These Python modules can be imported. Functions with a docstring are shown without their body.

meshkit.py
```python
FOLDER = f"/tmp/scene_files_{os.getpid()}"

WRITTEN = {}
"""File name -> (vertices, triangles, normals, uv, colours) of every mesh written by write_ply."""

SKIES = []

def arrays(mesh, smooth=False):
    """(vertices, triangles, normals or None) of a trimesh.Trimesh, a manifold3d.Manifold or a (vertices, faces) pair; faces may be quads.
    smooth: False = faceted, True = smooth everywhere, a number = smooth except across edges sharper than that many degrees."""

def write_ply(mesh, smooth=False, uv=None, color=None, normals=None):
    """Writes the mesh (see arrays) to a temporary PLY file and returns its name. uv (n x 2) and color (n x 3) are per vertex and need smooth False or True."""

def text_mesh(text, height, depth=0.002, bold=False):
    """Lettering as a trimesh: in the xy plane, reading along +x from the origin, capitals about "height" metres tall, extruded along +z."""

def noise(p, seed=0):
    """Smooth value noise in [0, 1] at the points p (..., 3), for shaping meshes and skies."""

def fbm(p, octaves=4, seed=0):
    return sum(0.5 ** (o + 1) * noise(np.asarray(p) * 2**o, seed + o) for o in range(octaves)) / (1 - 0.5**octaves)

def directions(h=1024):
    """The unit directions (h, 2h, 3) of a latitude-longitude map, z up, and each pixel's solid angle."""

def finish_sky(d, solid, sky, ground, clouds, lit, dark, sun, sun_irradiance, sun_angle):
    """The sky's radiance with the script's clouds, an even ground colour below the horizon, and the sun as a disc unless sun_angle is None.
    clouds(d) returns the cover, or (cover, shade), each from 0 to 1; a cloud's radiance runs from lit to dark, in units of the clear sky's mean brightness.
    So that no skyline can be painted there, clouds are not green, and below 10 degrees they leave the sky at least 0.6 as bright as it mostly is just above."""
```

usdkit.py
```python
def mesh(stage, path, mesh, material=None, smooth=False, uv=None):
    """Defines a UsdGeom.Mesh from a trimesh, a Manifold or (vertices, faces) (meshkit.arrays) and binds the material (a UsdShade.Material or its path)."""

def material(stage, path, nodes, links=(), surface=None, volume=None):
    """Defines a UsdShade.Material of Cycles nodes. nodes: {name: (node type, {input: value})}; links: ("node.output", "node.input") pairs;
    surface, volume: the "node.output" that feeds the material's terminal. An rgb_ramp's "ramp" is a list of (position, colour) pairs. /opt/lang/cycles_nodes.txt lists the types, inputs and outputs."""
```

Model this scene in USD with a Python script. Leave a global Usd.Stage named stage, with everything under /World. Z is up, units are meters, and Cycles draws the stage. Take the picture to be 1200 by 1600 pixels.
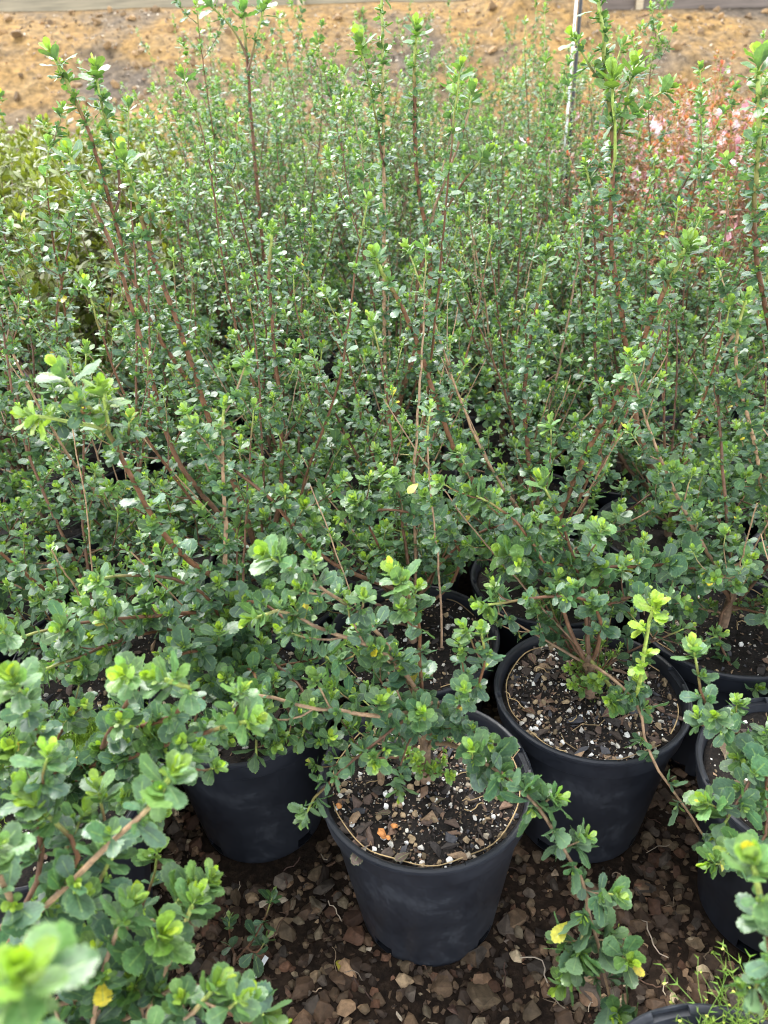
import math
import numpy as np
import trimesh
import manifold3d as m3
from scipy.interpolate import CubicSpline
import usdkit
import meshkit
from pxr import Usd, UsdGeom, UsdLux, UsdShade, Sdf, Gf, Vt

stage = Usd.Stage.CreateInMemory()
UsdGeom.SetStageUpAxis(stage, UsdGeom.Tokens.z)
UsdGeom.SetStageMetersPerUnit(stage, 1.0)
UsdGeom.Xform.Define(stage, '/World')
T = Sdf.ValueTypeNames

# ------------------------------------------------------------------ camera
CAM_H, PITCH, ROLL, FPX = 1.06, math.radians(30.0), math.radians(2.8), 1203.0
cF = np.array([0, math.cos(PITCH), -math.sin(PITCH)])
_R = np.array([1.0, 0, 0]); _U = np.cross(_R, cF)
cR = _R * math.cos(ROLL) - _U * math.sin(ROLL)
cU = _U * math.cos(ROLL) + _R * math.sin(ROLL)
CAM = np.array([0, 0, CAM_H])
cam = UsdGeom.Camera.Define(stage, '/World/camera')
cam.CreateHorizontalApertureAttr(36.0)
cam.CreateVerticalApertureAttr(48.0)
cam.CreateFocalLengthAttr(36.0 * FPX / 1200.0)
cam.CreateFStopAttr(8.0)
cam.CreateFocusDistanceAttr(1.1)
cam.CreateClippingRangeAttr(Gf.Vec2f(0.02, 400))
cam.CreateExposureAttr(2.25)
mtx = Gf.Matrix4d(*[float(x) for x in (*cR, 0, *cU, 0, *(-cF), 0, *CAM, 1)])
cam.AddTransformOp().Set(mtx)

# ------------------------------------------------------------------ sky and sun (bright overcast)
SUN_EL, SUN_ROT = math.radians(58), math.radians(-35)
dome = UsdLux.DomeLight.Define(stage, '/World/sky')
dome.CreateIntensityAttr(1.0)
dome.GetPrim().SetCustomDataByKey('kind', 'structure')
sky_mat = usdkit.material(stage, '/World/Looks/sky_overcast', {
    'sky': ('sky_texture', {'sky_type': 'single_scattering', 'sun_disc': False, 'sun_elevation': SUN_EL, 'sun_rotation': SUN_ROT}),
    'hsv': ('hsv', {'saturation': 0.22, 'value': 1.15}),
    'bg': ('background_shader', {'strength': 0.15}),
}, [('sky.color', 'hsv.color'), ('hsv.color', 'bg.color')], surface='bg.background')
UsdShade.MaterialBindingAPI.Apply(dome.GetPrim()).Bind(sky_mat)
sun = UsdLux.DistantLight.Define(stage, '/World/sun')
sun.CreateNormalizeAttr(True)
sun.CreateIntensityAttr(0.4)
sun.CreateAngleAttr(25.0)
sun.CreateColorAttr(Gf.Vec3f(1.0, 0.97, 0.92))
sun.AddRotateZOp().Set(-math.degrees(SUN_ROT))
sun.AddRotateXOp().Set(-(90 - math.degrees(SUN_EL)))

# ------------------------------------------------------------------ helpers
def at(u, v, Y):
    """The point on the world plane y = Y seen at the photograph's pixel (u, v)."""
    d = cF + cR * (u - 600) / FPX - cU * (v - 800) / FPX
    return CAM + d * (Y / d[1])

def project(P):
    d = np.asarray(P) - CAM
    z = np.maximum(d @ cF, 1e-3)
    return 600 + FPX * (d @ cR) / z, 800 - FPX * (d @ cU) / z, d @ cF

names = {}
def numbered(parent, name):
    key = (parent, name)
    n = names.get(key, 0); names[key] = n + 1
    return f'{parent}/{name}' + (f'_{n:03d}' if n else '')

def tag(prim, label=None, cat=None, group=None, kind=None):
    for k, v in (('label', label), ('category', cat), ('group', group), ('kind', kind)):
        if v: prim.SetCustomDataByKey(k, v)
    return prim

def thing(name, loc, label, cat, group=None, rz=0.0, sc=1.0, kind=None):
    x = UsdGeom.Xform.Define(stage, numbered('/World', name))
    x.AddTranslateOp().Set(Gf.Vec3d(*map(float, loc)))
    x.AddRotateZOp().Set(float(rz)); x.AddScaleOp().Set(Gf.Vec3f(sc, sc, sc))
    return tag(x.GetPrim(), label, cat, group, kind)

def copy_of(first, loc, rz, sc, label, group):
    path = numbered('/World', first.GetName().split('_0')[0])
    x = UsdGeom.Xform.Define(stage, path)
    p = x.GetPrim()
    p.GetReferences().AddInternalReference(first.GetPath())
    p.SetInstanceable(True)
    p.GetAttribute('xformOp:translate').Set(Gf.Vec3d(*map(float, loc)))
    p.GetAttribute('xformOp:rotateZ').Set(float(rz))
    p.GetAttribute('xformOp:scale').Set(Gf.Vec3f(sc, sc, sc))
    return tag(p, label, first.GetCustomDataByKey('category'), group)

def put(parent, name, v, f, mat, normals=None, uv=None, tint=None, kind=None, label=None):
    """One Mesh prim under the parent prim (or under /World)."""
    pp = str(parent.GetPath()) if parent is not None else '/World'
    m = UsdGeom.Mesh.Define(stage, numbered(pp, name))
    v = np.ascontiguousarray(v, np.float32); f = np.ascontiguousarray(f, np.int32)
    m.CreatePointsAttr(Vt.Vec3fArray.FromNumpy(v))
    m.CreateFaceVertexCountsAttr(Vt.IntArray.FromNumpy(np.full(len(f), 3, np.int32)))
    m.CreateFaceVertexIndicesAttr(Vt.IntArray.FromNumpy(f.ravel()))
    m.CreateSubdivisionSchemeAttr('none')
    if normals is not None:
        m.CreateNormalsAttr(Vt.Vec3fArray.FromNumpy(np.ascontiguousarray(normals, np.float32)))
        m.SetNormalsInterpolation('vertex')
    pv = UsdGeom.PrimvarsAPI(m)
    if uv is not None:
        pv.CreatePrimvar('st', T.TexCoord2fArray, 'vertex').Set(Vt.Vec2fArray.FromNumpy(np.ascontiguousarray(uv, np.float32)))
    if tint is not None:
        pv.CreatePrimvar('tint', T.Color3fArray, 'vertex').Set(Vt.Vec3fArray.FromNumpy(np.ascontiguousarray(tint, np.float32)))
    UsdShade.MaterialBindingAPI.Apply(m.GetPrim()).Bind(mat)
    return tag(m.GetPrim(), label, None, None, kind)

def put_mesh(parent, name, mesh, mat, smooth=False, **kw):
    v, f, n = meshkit.arrays(mesh, smooth)
    return put(parent, name, v, f, mat, normals=n, **kw)

def unit(a):
    a = np.asarray(a, float)
    return a / np.maximum(np.linalg.norm(a, axis=-1, keepdims=True), 1e-12)

# ------------------------------------------------------------------ materials
def M(name, nodes, links, surface='p.BSDF'):
    return usdkit.material(stage, '/World/Looks/' + name, nodes, links, surface=surface)

def leaf_material(name, rough=0.40, transl=0.24, back=(0.11, 0.17, 0.10)):
    return M(name, {
        'at': ('attribute', {'attribute': 'tint'}),
        'tc': ('texture_coordinate', {}),
        'sx': ('separate_xyz', {}),
        'au': ('math', {'math_type': 'absolute'}),
        # midrib and side veins, in the leaf's own coordinates
        'mid': ('map_range', {'from_min': 0.03, 'from_max': 0.10, 'to_min': 1.0, 'to_max': 0.0, 'clamp': True}),
        'sv1': ('math', {'math_type': 'multiply_add', 'value2': -0.32}),
        'sv2': ('math', {'math_type': 'multiply', 'value2': 8.0}),
        'sv3': ('math', {'math_type': 'pingpong', 'value2': 0.5}),
        'side': ('map_range', {'from_min': 0.0, 'from_max': 0.16, 'to_min': 1.0, 'to_max': 0.0, 'clamp': True}),
        'edge': ('map_range', {'from_min': 0.84, 'from_max': 1.0, 'to_min': 0.0, 'to_max': 0.85, 'clamp': True}),
        'vv': ('math', {'math_type': 'multiply_add', 'value2': 0.25}),
        'vc': ('math', {'math_type': 'maximum'}),
        'pale': ('mix', {'mix_type': 'mix', 'fac': 0.5, 'color2': (0.20, 0.30, 0.10)}),
        'c1': ('mix', {'mix_type': 'mix'}),
        'nz': ('noise_texture', {'scale': 260.0, 'detail': 3.0}),
        'nr': ('map_range', {'from_min': 0.3, 'from_max': 0.7, 'to_min': 0.75, 'to_max': 1.25}),
        'c2': ('mix', {'mix_type': 'multiply', 'fac': 1.0}),
        'geo': ('geometry', {}),
        'bk': ('mix', {'mix_type': 'mix', 'fac': 0.55, 'color2': back}),
        'c3': ('mix', {'mix_type': 'mix'}),
        'bmp': ('bump', {'strength': 0.35, 'distance': 0.0006, 'invert': True}),
        'p': ('principled_bsdf', {'roughness': rough, 'specular_ior_level': 0.6}),
        'tr': ('translucent_bsdf', {}),
        'tcol': ('mix', {'mix_type': 'multiply', 'fac': 1.0, 'color2': (1.5, 1.6, 0.55)}),
        'mx': ('mix_closure', {'fac': transl}),
    }, [('tc.UV', 'sx.vector'), ('sx.x', 'au.value1'), ('au.value', 'mid.value'), ('au.value', 'sv1.value1'), ('sx.y', 'sv1.value3'),
        ('sv1.value', 'sv2.value1'), ('sv2.value', 'sv3.value1'), ('sv3.value', 'side.value'), ('au.value', 'edge.value'),
        ('side.result', 'vv.value1'), ('mid.result', 'vv.value3'), ('vv.value', 'vc.value1'), ('edge.result', 'vc.value2'),
        ('at.color', 'pale.color1'), ('at.color', 'c1.color1'), ('pale.color', 'c1.color2'), ('vc.value', 'c1.fac'),
        ('nz.fac', 'nr.value'), ('c1.color', 'c2.color1'), ('nr.result', 'c2.color2'),
        ('c2.color', 'bk.color1'), ('c2.color', 'c3.color1'), ('bk.color', 'c3.color2'), ('geo.backfacing', 'c3.fac'),
        ('vv.value', 'bmp.height'), ('bmp.normal', 'p.normal'), ('c3.color', 'p.base_color'),
        ('c2.color', 'tcol.color1'), ('tcol.color', 'tr.color'), ('p.BSDF', 'mx.closure1'), ('tr.BSDF', 'mx.closure2')],
        surface='mx.closure')

LEAF = leaf_material('shrub_leaf')
LEAF_FAR = leaf_material('other_leaf', rough=0.5, back=(.10, .12, .04))

def tinted(name, rough=0.6, scale=60.0, lo=0.6, hi=1.4, bump=0.4, dist=0.002, spec=0.4, detail=5.0):
    """Base colour from the mesh's tint, broken up by noise."""
    return M(name, {
        'at': ('attribute', {'attribute': 'tint'}),
        'nz': ('noise_texture', {'scale': scale, 'detail': detail, 'roughness': 0.65}),
        'nr': ('map_range', {'from_min': 0.3, 'from_max': 0.7, 'to_min': lo, 'to_max': hi}),
        'c': ('mix', {'mix_type': 'multiply', 'fac': 1.0}),
        'b': ('bump', {'strength': bump, 'distance': dist}),
        'p': ('principled_bsdf', {'roughness': rough, 'specular_ior_level': spec}),
    }, [('nz.fac', 'nr.value'), ('at.color', 'c.color1'), ('nr.result', 'c.color2'), ('c.color', 'p.base_color'),
        ('nz.fac', 'b.height'), ('b.normal', 'p.normal')])

BARK = tinted('stem_bark', 0.55, 140, 0.55, 1.45, 0.5, 0.001)
STONE = tinted('crushed_stone', 0.75, 90, 0.55, 1.5, 0.6, 0.002, 0.35)
CHIP = tinted('bark_and_grit', 0.7, 220, 0.6, 1.45, 0.5, 0.001, 0.35)
STRAW = tinted('dry_fibre', 0.7, 80, 0.8, 1.2, 0.1, 0.001, 0.3)
WEED = tinted('fine_weed', 0.5, 60, 0.7, 1.3, 0.0, 0.001, 0.3)
PETAL = tinted('pink_petal', 0.5, 60, 0.9, 1.1, 0.0, 0.001, 0.3)

POT = M('black_plastic', {
    'n1': ('noise_texture', {'scale': 11.0, 'detail': 8.0, 'roughness': 0.68, 'distortion': 0.6}),
    'r1': ('rgb_ramp', {'ramp': [(0.3, (0.004, 0.0048, 0.007)), (0.58, (0.008, 0.0096, 0.0135)), (0.66, (0.022, 0.025, 0.031)), (0.78, (0.055, 0.058, 0.064))]}),
    'tc': ('texture_coordinate', {}),
    'mp': ('mapping', {'scale': (1.0, 1.0, 0.12)}),
    'n2': ('noise_texture', {'scale': 160.0, 'detail': 3.0}),
    'r2': ('map_range', {'from_min': 0.3, 'from_max': 0.75, 'to_min': 0.33, 'to_max': 0.6}),
    'b': ('bump', {'strength': 0.2, 'distance': 0.001}),
    'p': ('principled_bsdf', {'specular_ior_level': 0.4}),
}, [('tc.object', 'n1.vector'), ('n1.fac', 'r1.fac'), ('r1.color', 'p.base_color'), ('tc.object', 'mp.vector'), ('mp.vector', 'n2.vector'),
    ('n1.fac', 'r2.value'), ('r2.result', 'p.roughness'), ('n2.fac', 'b.height'), ('b.normal', 'p.normal')])

SOIL = M('potting_mix', {
    'n1': ('noise_texture', {'scale': 220.0, 'detail': 6.0, 'roughness': 0.7}),
    'r1': ('rgb_ramp', {'ramp': [(0.32, (0.003, 0.0024, 0.0019)), (0.5, (0.009, 0.0065, 0.005)), (0.62, (0.02, 0.014, 0.010)), (0.75, (0.05, 0.036, 0.025))]}),
    'b': ('bump', {'strength': 0.9, 'distance': 0.004}),
    'p': ('principled_bsdf', {'roughness': 0.85, 'specular_ior_level': 0.3}),
}, [('n1.fac', 'r1.fac'), ('r1.color', 'p.base_color'), ('n1.fac', 'b.height'), ('b.normal', 'p.normal')])

EARTH = M('brown_earth', {
    'n1': ('noise_texture', {'scale': 90.0, 'detail': 7.0, 'roughness': 0.7}),
    'r1': ('rgb_ramp', {'ramp': [(0.3, (0.009, 0.0054, 0.0034)), (0.5, (0.023, 0.014, 0.0085)), (0.65, (0.045, 0.028, 0.017)), (0.8, (0.08, 0.052, 0.034))]}),
    'b': ('bump', {'strength': 0.9, 'distance': 0.006}),
    'p': ('principled_bsdf', {'roughness': 0.9, 'specular_ior_level': 0.25}),
}, [('n1.fac', 'r1.fac'), ('r1.color', 'p.base_color'), ('n1.fac', 'b.height'), ('b.normal', 'p.normal')])

BANK = M('clay_bank', {
    'geo': ('geometry', {}),
    'n1': ('noise_texture', {'scale': 1.1, 'detail': 5.0, 'roughness': 0.6}),
    'r1': ('rgb_ramp', {'ramp': [(0.34, (0.10, 0.078, 0.056)), (0.44, (0.17, 0.118, 0.062)), (0.54, (0.25, 0.148, 0.046)), (0.72, (0.235, 0.165, 0.08))]}),
    'n2': ('noise_texture', {'scale': 16.0, 'detail': 7.0, 'roughness': 0.75}),
    'r2': ('map_range', {'from_min': 0.3, 'from_max': 0.72, 'to_min': 0.2, 'to_max': 1.9}),
    'm': ('mix', {'mix_type': 'multiply', 'fac': 1.0}),
    'b': ('bump', {'strength': 0.9, 'distance': 0.05}),
    'p': ('principled_bsdf', {'roughness': 0.9, 'specular_ior_level': 0.25}),
}, [('geo.position', 'n1.vector'), ('geo.position', 'n2.vector'), ('n1.fac', 'r1.fac'), ('n2.fac', 'r2.value'), ('r1.color', 'm.color1'), ('r2.result', 'm.color2'),
    ('m.color', 'p.base_color'), ('n2.fac', 'b.height'), ('b.normal', 'p.normal')])

def timber(name, a, b):
    return M(name, {
        'tc': ('texture_coordinate', {}),
        'mp': ('mapping', {'scale': (0.6, 12.0, 12.0)}),
        'n1': ('noise_texture', {'scale': 5.0, 'detail': 6.0, 'roughness': 0.65}),
        'r1': ('rgb_ramp', {'ramp': [(0.3, a), (0.7, b)]}),
        'b': ('bump', {'strength': 0.4, 'distance': 0.004}),
        'p': ('principled_bsdf', {'roughness': 0.75, 'specular_ior_level': 0.3}),
    }, [('tc.object', 'mp.vector'), ('mp.vector', 'n1.vector'), ('n1.fac', 'r1.fac'), ('r1.color', 'p.base_color'), ('n1.fac', 'b.height'), ('b.normal', 'p.normal')])

TIMBER = timber('weathered_timber', (0.13, 0.115, 0.08), (0.27, 0.23, 0.155))
PEG = timber('pale_peg', (0.25, 0.20, 0.13), (0.42, 0.35, 0.24))
TIMBER_DARK = timber('dark_timber', (0.07, 0.055, 0.045), (0.15, 0.12, 0.10))
WHITE = M('white_plastic', {'n': ('noise_texture', {'scale': 30.0}), 'r': ('rgb_ramp', {'ramp': [(0.3, (0.55, 0.57, 0.57)), (0.7, (0.78, 0.79, 0.78))]}),
                            'p': ('principled_bsdf', {'roughness': 0.4})}, [('n.fac', 'r.fac'), ('r.color', 'p.base_color')])
BLACK = M('black_tube', {'n': ('noise_texture', {'scale': 30.0}), 'r': ('rgb_ramp', {'ramp': [(0.3, (0.012, 0.012, 0.013)), (0.7, (0.03, 0.03, 0.032))]}),
                         'p': ('principled_bsdf', {'roughness': 0.5})}, [('n.fac', 'r.fac'), ('r.color', 'p.base_color')])

# ------------------------------------------------------------------ leaf templates
def leaf_template(kind, fold, curl, teeth=7, wavy=0.0, wide=1.0, elliptic=False):
    """A leaf of length 1 along +y, upper side +z. Returns (vertices, faces, normals, uv)."""
    if elliptic: pv, pw = [0, .12, .3, .5, .7, .86, 1.0], [.012, .06, .17, .215, .17, .09, .006]
    else: pv, pw = [0, .10, .25, .45, .62, .76, .88, .96, 1.0], [.018, .035, .12, .225, .285, .29, .225, .12, .02]
    if kind == 'hd':
        ev = [0.0, 0.1, 0.22]
        base = np.linspace(0.30, 0.985, teeth * 2)
        ev = np.array(ev + list(base) + [1.0])
        tooth = np.array([0, 0, 0] + [0.0, 1.0] * teeth + [0])
    elif kind == 'md':
        ev = np.array([0, .22, .48, .68, .84, 1.0]); tooth = np.array([0, 0, .3, .5, .4, 0])
    elif kind == 'xs': ev = np.array([0, .66, 1.0]); tooth = np.zeros(3)
    else:
        ev = np.array([0, .42, .8, 1.0]); tooth = np.zeros(4)
    w = np.interp(ev, pv, pw) * wide
    amp = 0.044 if kind == 'hd' else 0.02
    w = w + amp * np.maximum(tooth, -1) * (w > 0.05)
    yy = ev + np.where(tooth > 0.9, 0.016, 0.0)
    yy[-1] = 1.0
    def pt(x, y):
        x = np.asarray(x, float); y = np.asarray(y, float)
        z = fold * np.abs(x) - curl * (y - 0.15) ** 2 * np.sign(y - 0.15) - 0.55 * np.abs(x) ** 2 / 0.3 * (fold > 0) * 0.5
        z = z + wavy * np.sin(y * 15 + np.sign(x) * 1.3) * np.abs(x)
        return np.stack([x, y, z], -1)
    cv = {'hd': np.array([0, .22, .42, .62, .82, 1.0]), 'md': np.array([0, .35, .7, 1.0]), 'xs': np.array([0, 1.0])}.get(kind, np.array([0, .55, 1.0]))
    L, C, R = pt(-w, yy), pt(0 * cv, cv), pt(w, yy)
    n, m = len(ev), len(cv)
    v = np.vstack([L, C, R])
    uv = np.vstack([np.stack([-np.ones(n), ev], 1), np.stack([np.zeros(m), cv], 1), np.stack([np.ones(n), ev], 1)])
    f = []
    a = b = 0                       # zip the edge and the midrib together
    while a < n - 1 or b < m - 1:
        if b == m - 1 or (a < n - 1 and ev[a + 1] <= cv[b + 1]):
            f += [(a, n + b, a + 1), (n + m + a, n + m + a + 1, n + b)]; a += 1
        else:
            f += [(a, n + b, n + b + 1), (n + m + a, n + b + 1, n + b)]; b += 1
    f = np.array(f)
    nn = np.zeros_like(v)
    fn = np.cross(v[f[:, 1]] - v[f[:, 0]], v[f[:, 2]] - v[f[:, 0]])
    for k in range(3): np.add.at(nn, f[:, k], fn)
    return v, f, unit(nn), uv

VAR = [(.25, .10, 0), (.40, .22, .05), (.12, .30, .09), (.55, .05, .05), (.30, -.12, .06)]
TPL = {k: [leaf_template(k, *a[:2], wavy=a[2]) for a in VAR] for k in ('hd', 'md', 'ld', 'xs')}
TPL['el'] = [leaf_template('md', a[0], a[1], wavy=a[2], elliptic=True) for a in VAR]

def leaves_mesh(leaf, idx, kind):
    """The chosen leaves as arrays (v, f, normals, uv, tint). leaf: dict of arrays."""
    V, F, N, U, C, off = [], [], [], [], [], 0
    for k, (tv, tf, tn, tu) in enumerate(TPL[kind]):
        s = idx[leaf['var'][idx] == k]
        if not len(s): continue
        B = np.stack([leaf['x'][s], leaf['d'][s], leaf['n'][s]], 1)        # rows: local axes
        S = leaf['L'][s][:, None, None]
        sc = tv[None] * np.stack([leaf['w'][s], np.ones(len(s)), np.ones(len(s))], 1)[:, None, :]
        v = np.einsum('nkc,ncx->nkx', sc, B) * S + leaf['p'][s][:, None]
        nrm = np.einsum('kc,ncx->nkx', tn, B)
        V.append(v.reshape(-1, 3)); N.append(nrm.reshape(-1, 3))
        U.append(np.tile(tu, (len(s), 1))); C.append(np.repeat(leaf['c'][s], len(tv), 0))
        F.append((tf[None] + (off + np.arange(len(s)) * len(tv))[:, None, None]).reshape(-1, 3))
        off += len(s) * len(tv)
    return np.vstack(V), np.vstack(F), np.vstack(N), np.vstack(U), np.vstack(C)

def tube(path, rad, sides=6):
    p = np.asarray(path, float)
    t = unit(np.gradient(p, axis=0))
    ref = np.array([0.31, 0.17, 0.93]) if abs(t[0] @ np.array([0.31, 0.17, 0.93])) < .9 else np.array([1.0, 0, 0])
    a = np.zeros_like(p); u = ref
    for k in range(len(p)):
        u = unit(u - t[k] * (u @ t[k])); a[k] = u
    b = np.cross(t, a)
    ang = np.arange(sides) * 2 * np.pi / sides
    ring = np.cos(ang)[None, :, None] * a[:, None] + np.sin(ang)[None, :, None] * b[:, None]
    v = (p[:, None] + np.broadcast_to(rad, (len(p),))[:, None, None] * ring).reshape(-1, 3)
    i, j = np.meshgrid(np.arange(len(p) - 1), np.arange(sides), indexing='ij')
    q = np.stack([i * sides + j, i * sides + (j + 1) % sides, (i + 1) * sides + (j + 1) % sides, (i + 1) * sides + j], -1).reshape(-1, 4)
    f = np.vstack([q[:, [0, 1, 2]], q[:, [0, 2, 3]]])
    n0 = len(v); v = np.vstack([v, p[-1] + t[-1] * np.min(rad)])
    last = (len(p) - 1) * sides
    f = np.vstack([f, [(last + k, last + (k + 1) % sides, n0) for k in range(sides)]])
    nr = np.vstack([ring.reshape(-1, 3), t[-1:]])
    return v, f, nr

# leaf colours by age: 0 = mature blue green, 1 = fresh yellow green
MAT, MIDC, YNG = np.array([.043, .094, .062]), np.array([.092, .180, .045]), np.array([.27, .39, .03])
def age_color(age, rng, pal=None):
    a = np.clip(age, 0, 1)[:, None]
    m, mi, y = pal or (MAT, MIDC, YNG)
    c = np.where(a < .5, m + (mi - m) * a * 2, mi + (y - mi) * (a * 2 - 1))
    c = c * rng.uniform(.72, 1.3, (len(age), 1)) * rng.uniform(.93, 1.07, (len(age), 3))
    return c

RED, TAN, GREEN, WOOD = np.array([.095, .043, .020]), np.array([.22, .14, .08]), np.array([.26, .34, .07]), np.array([.13, .085, .055])

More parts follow.
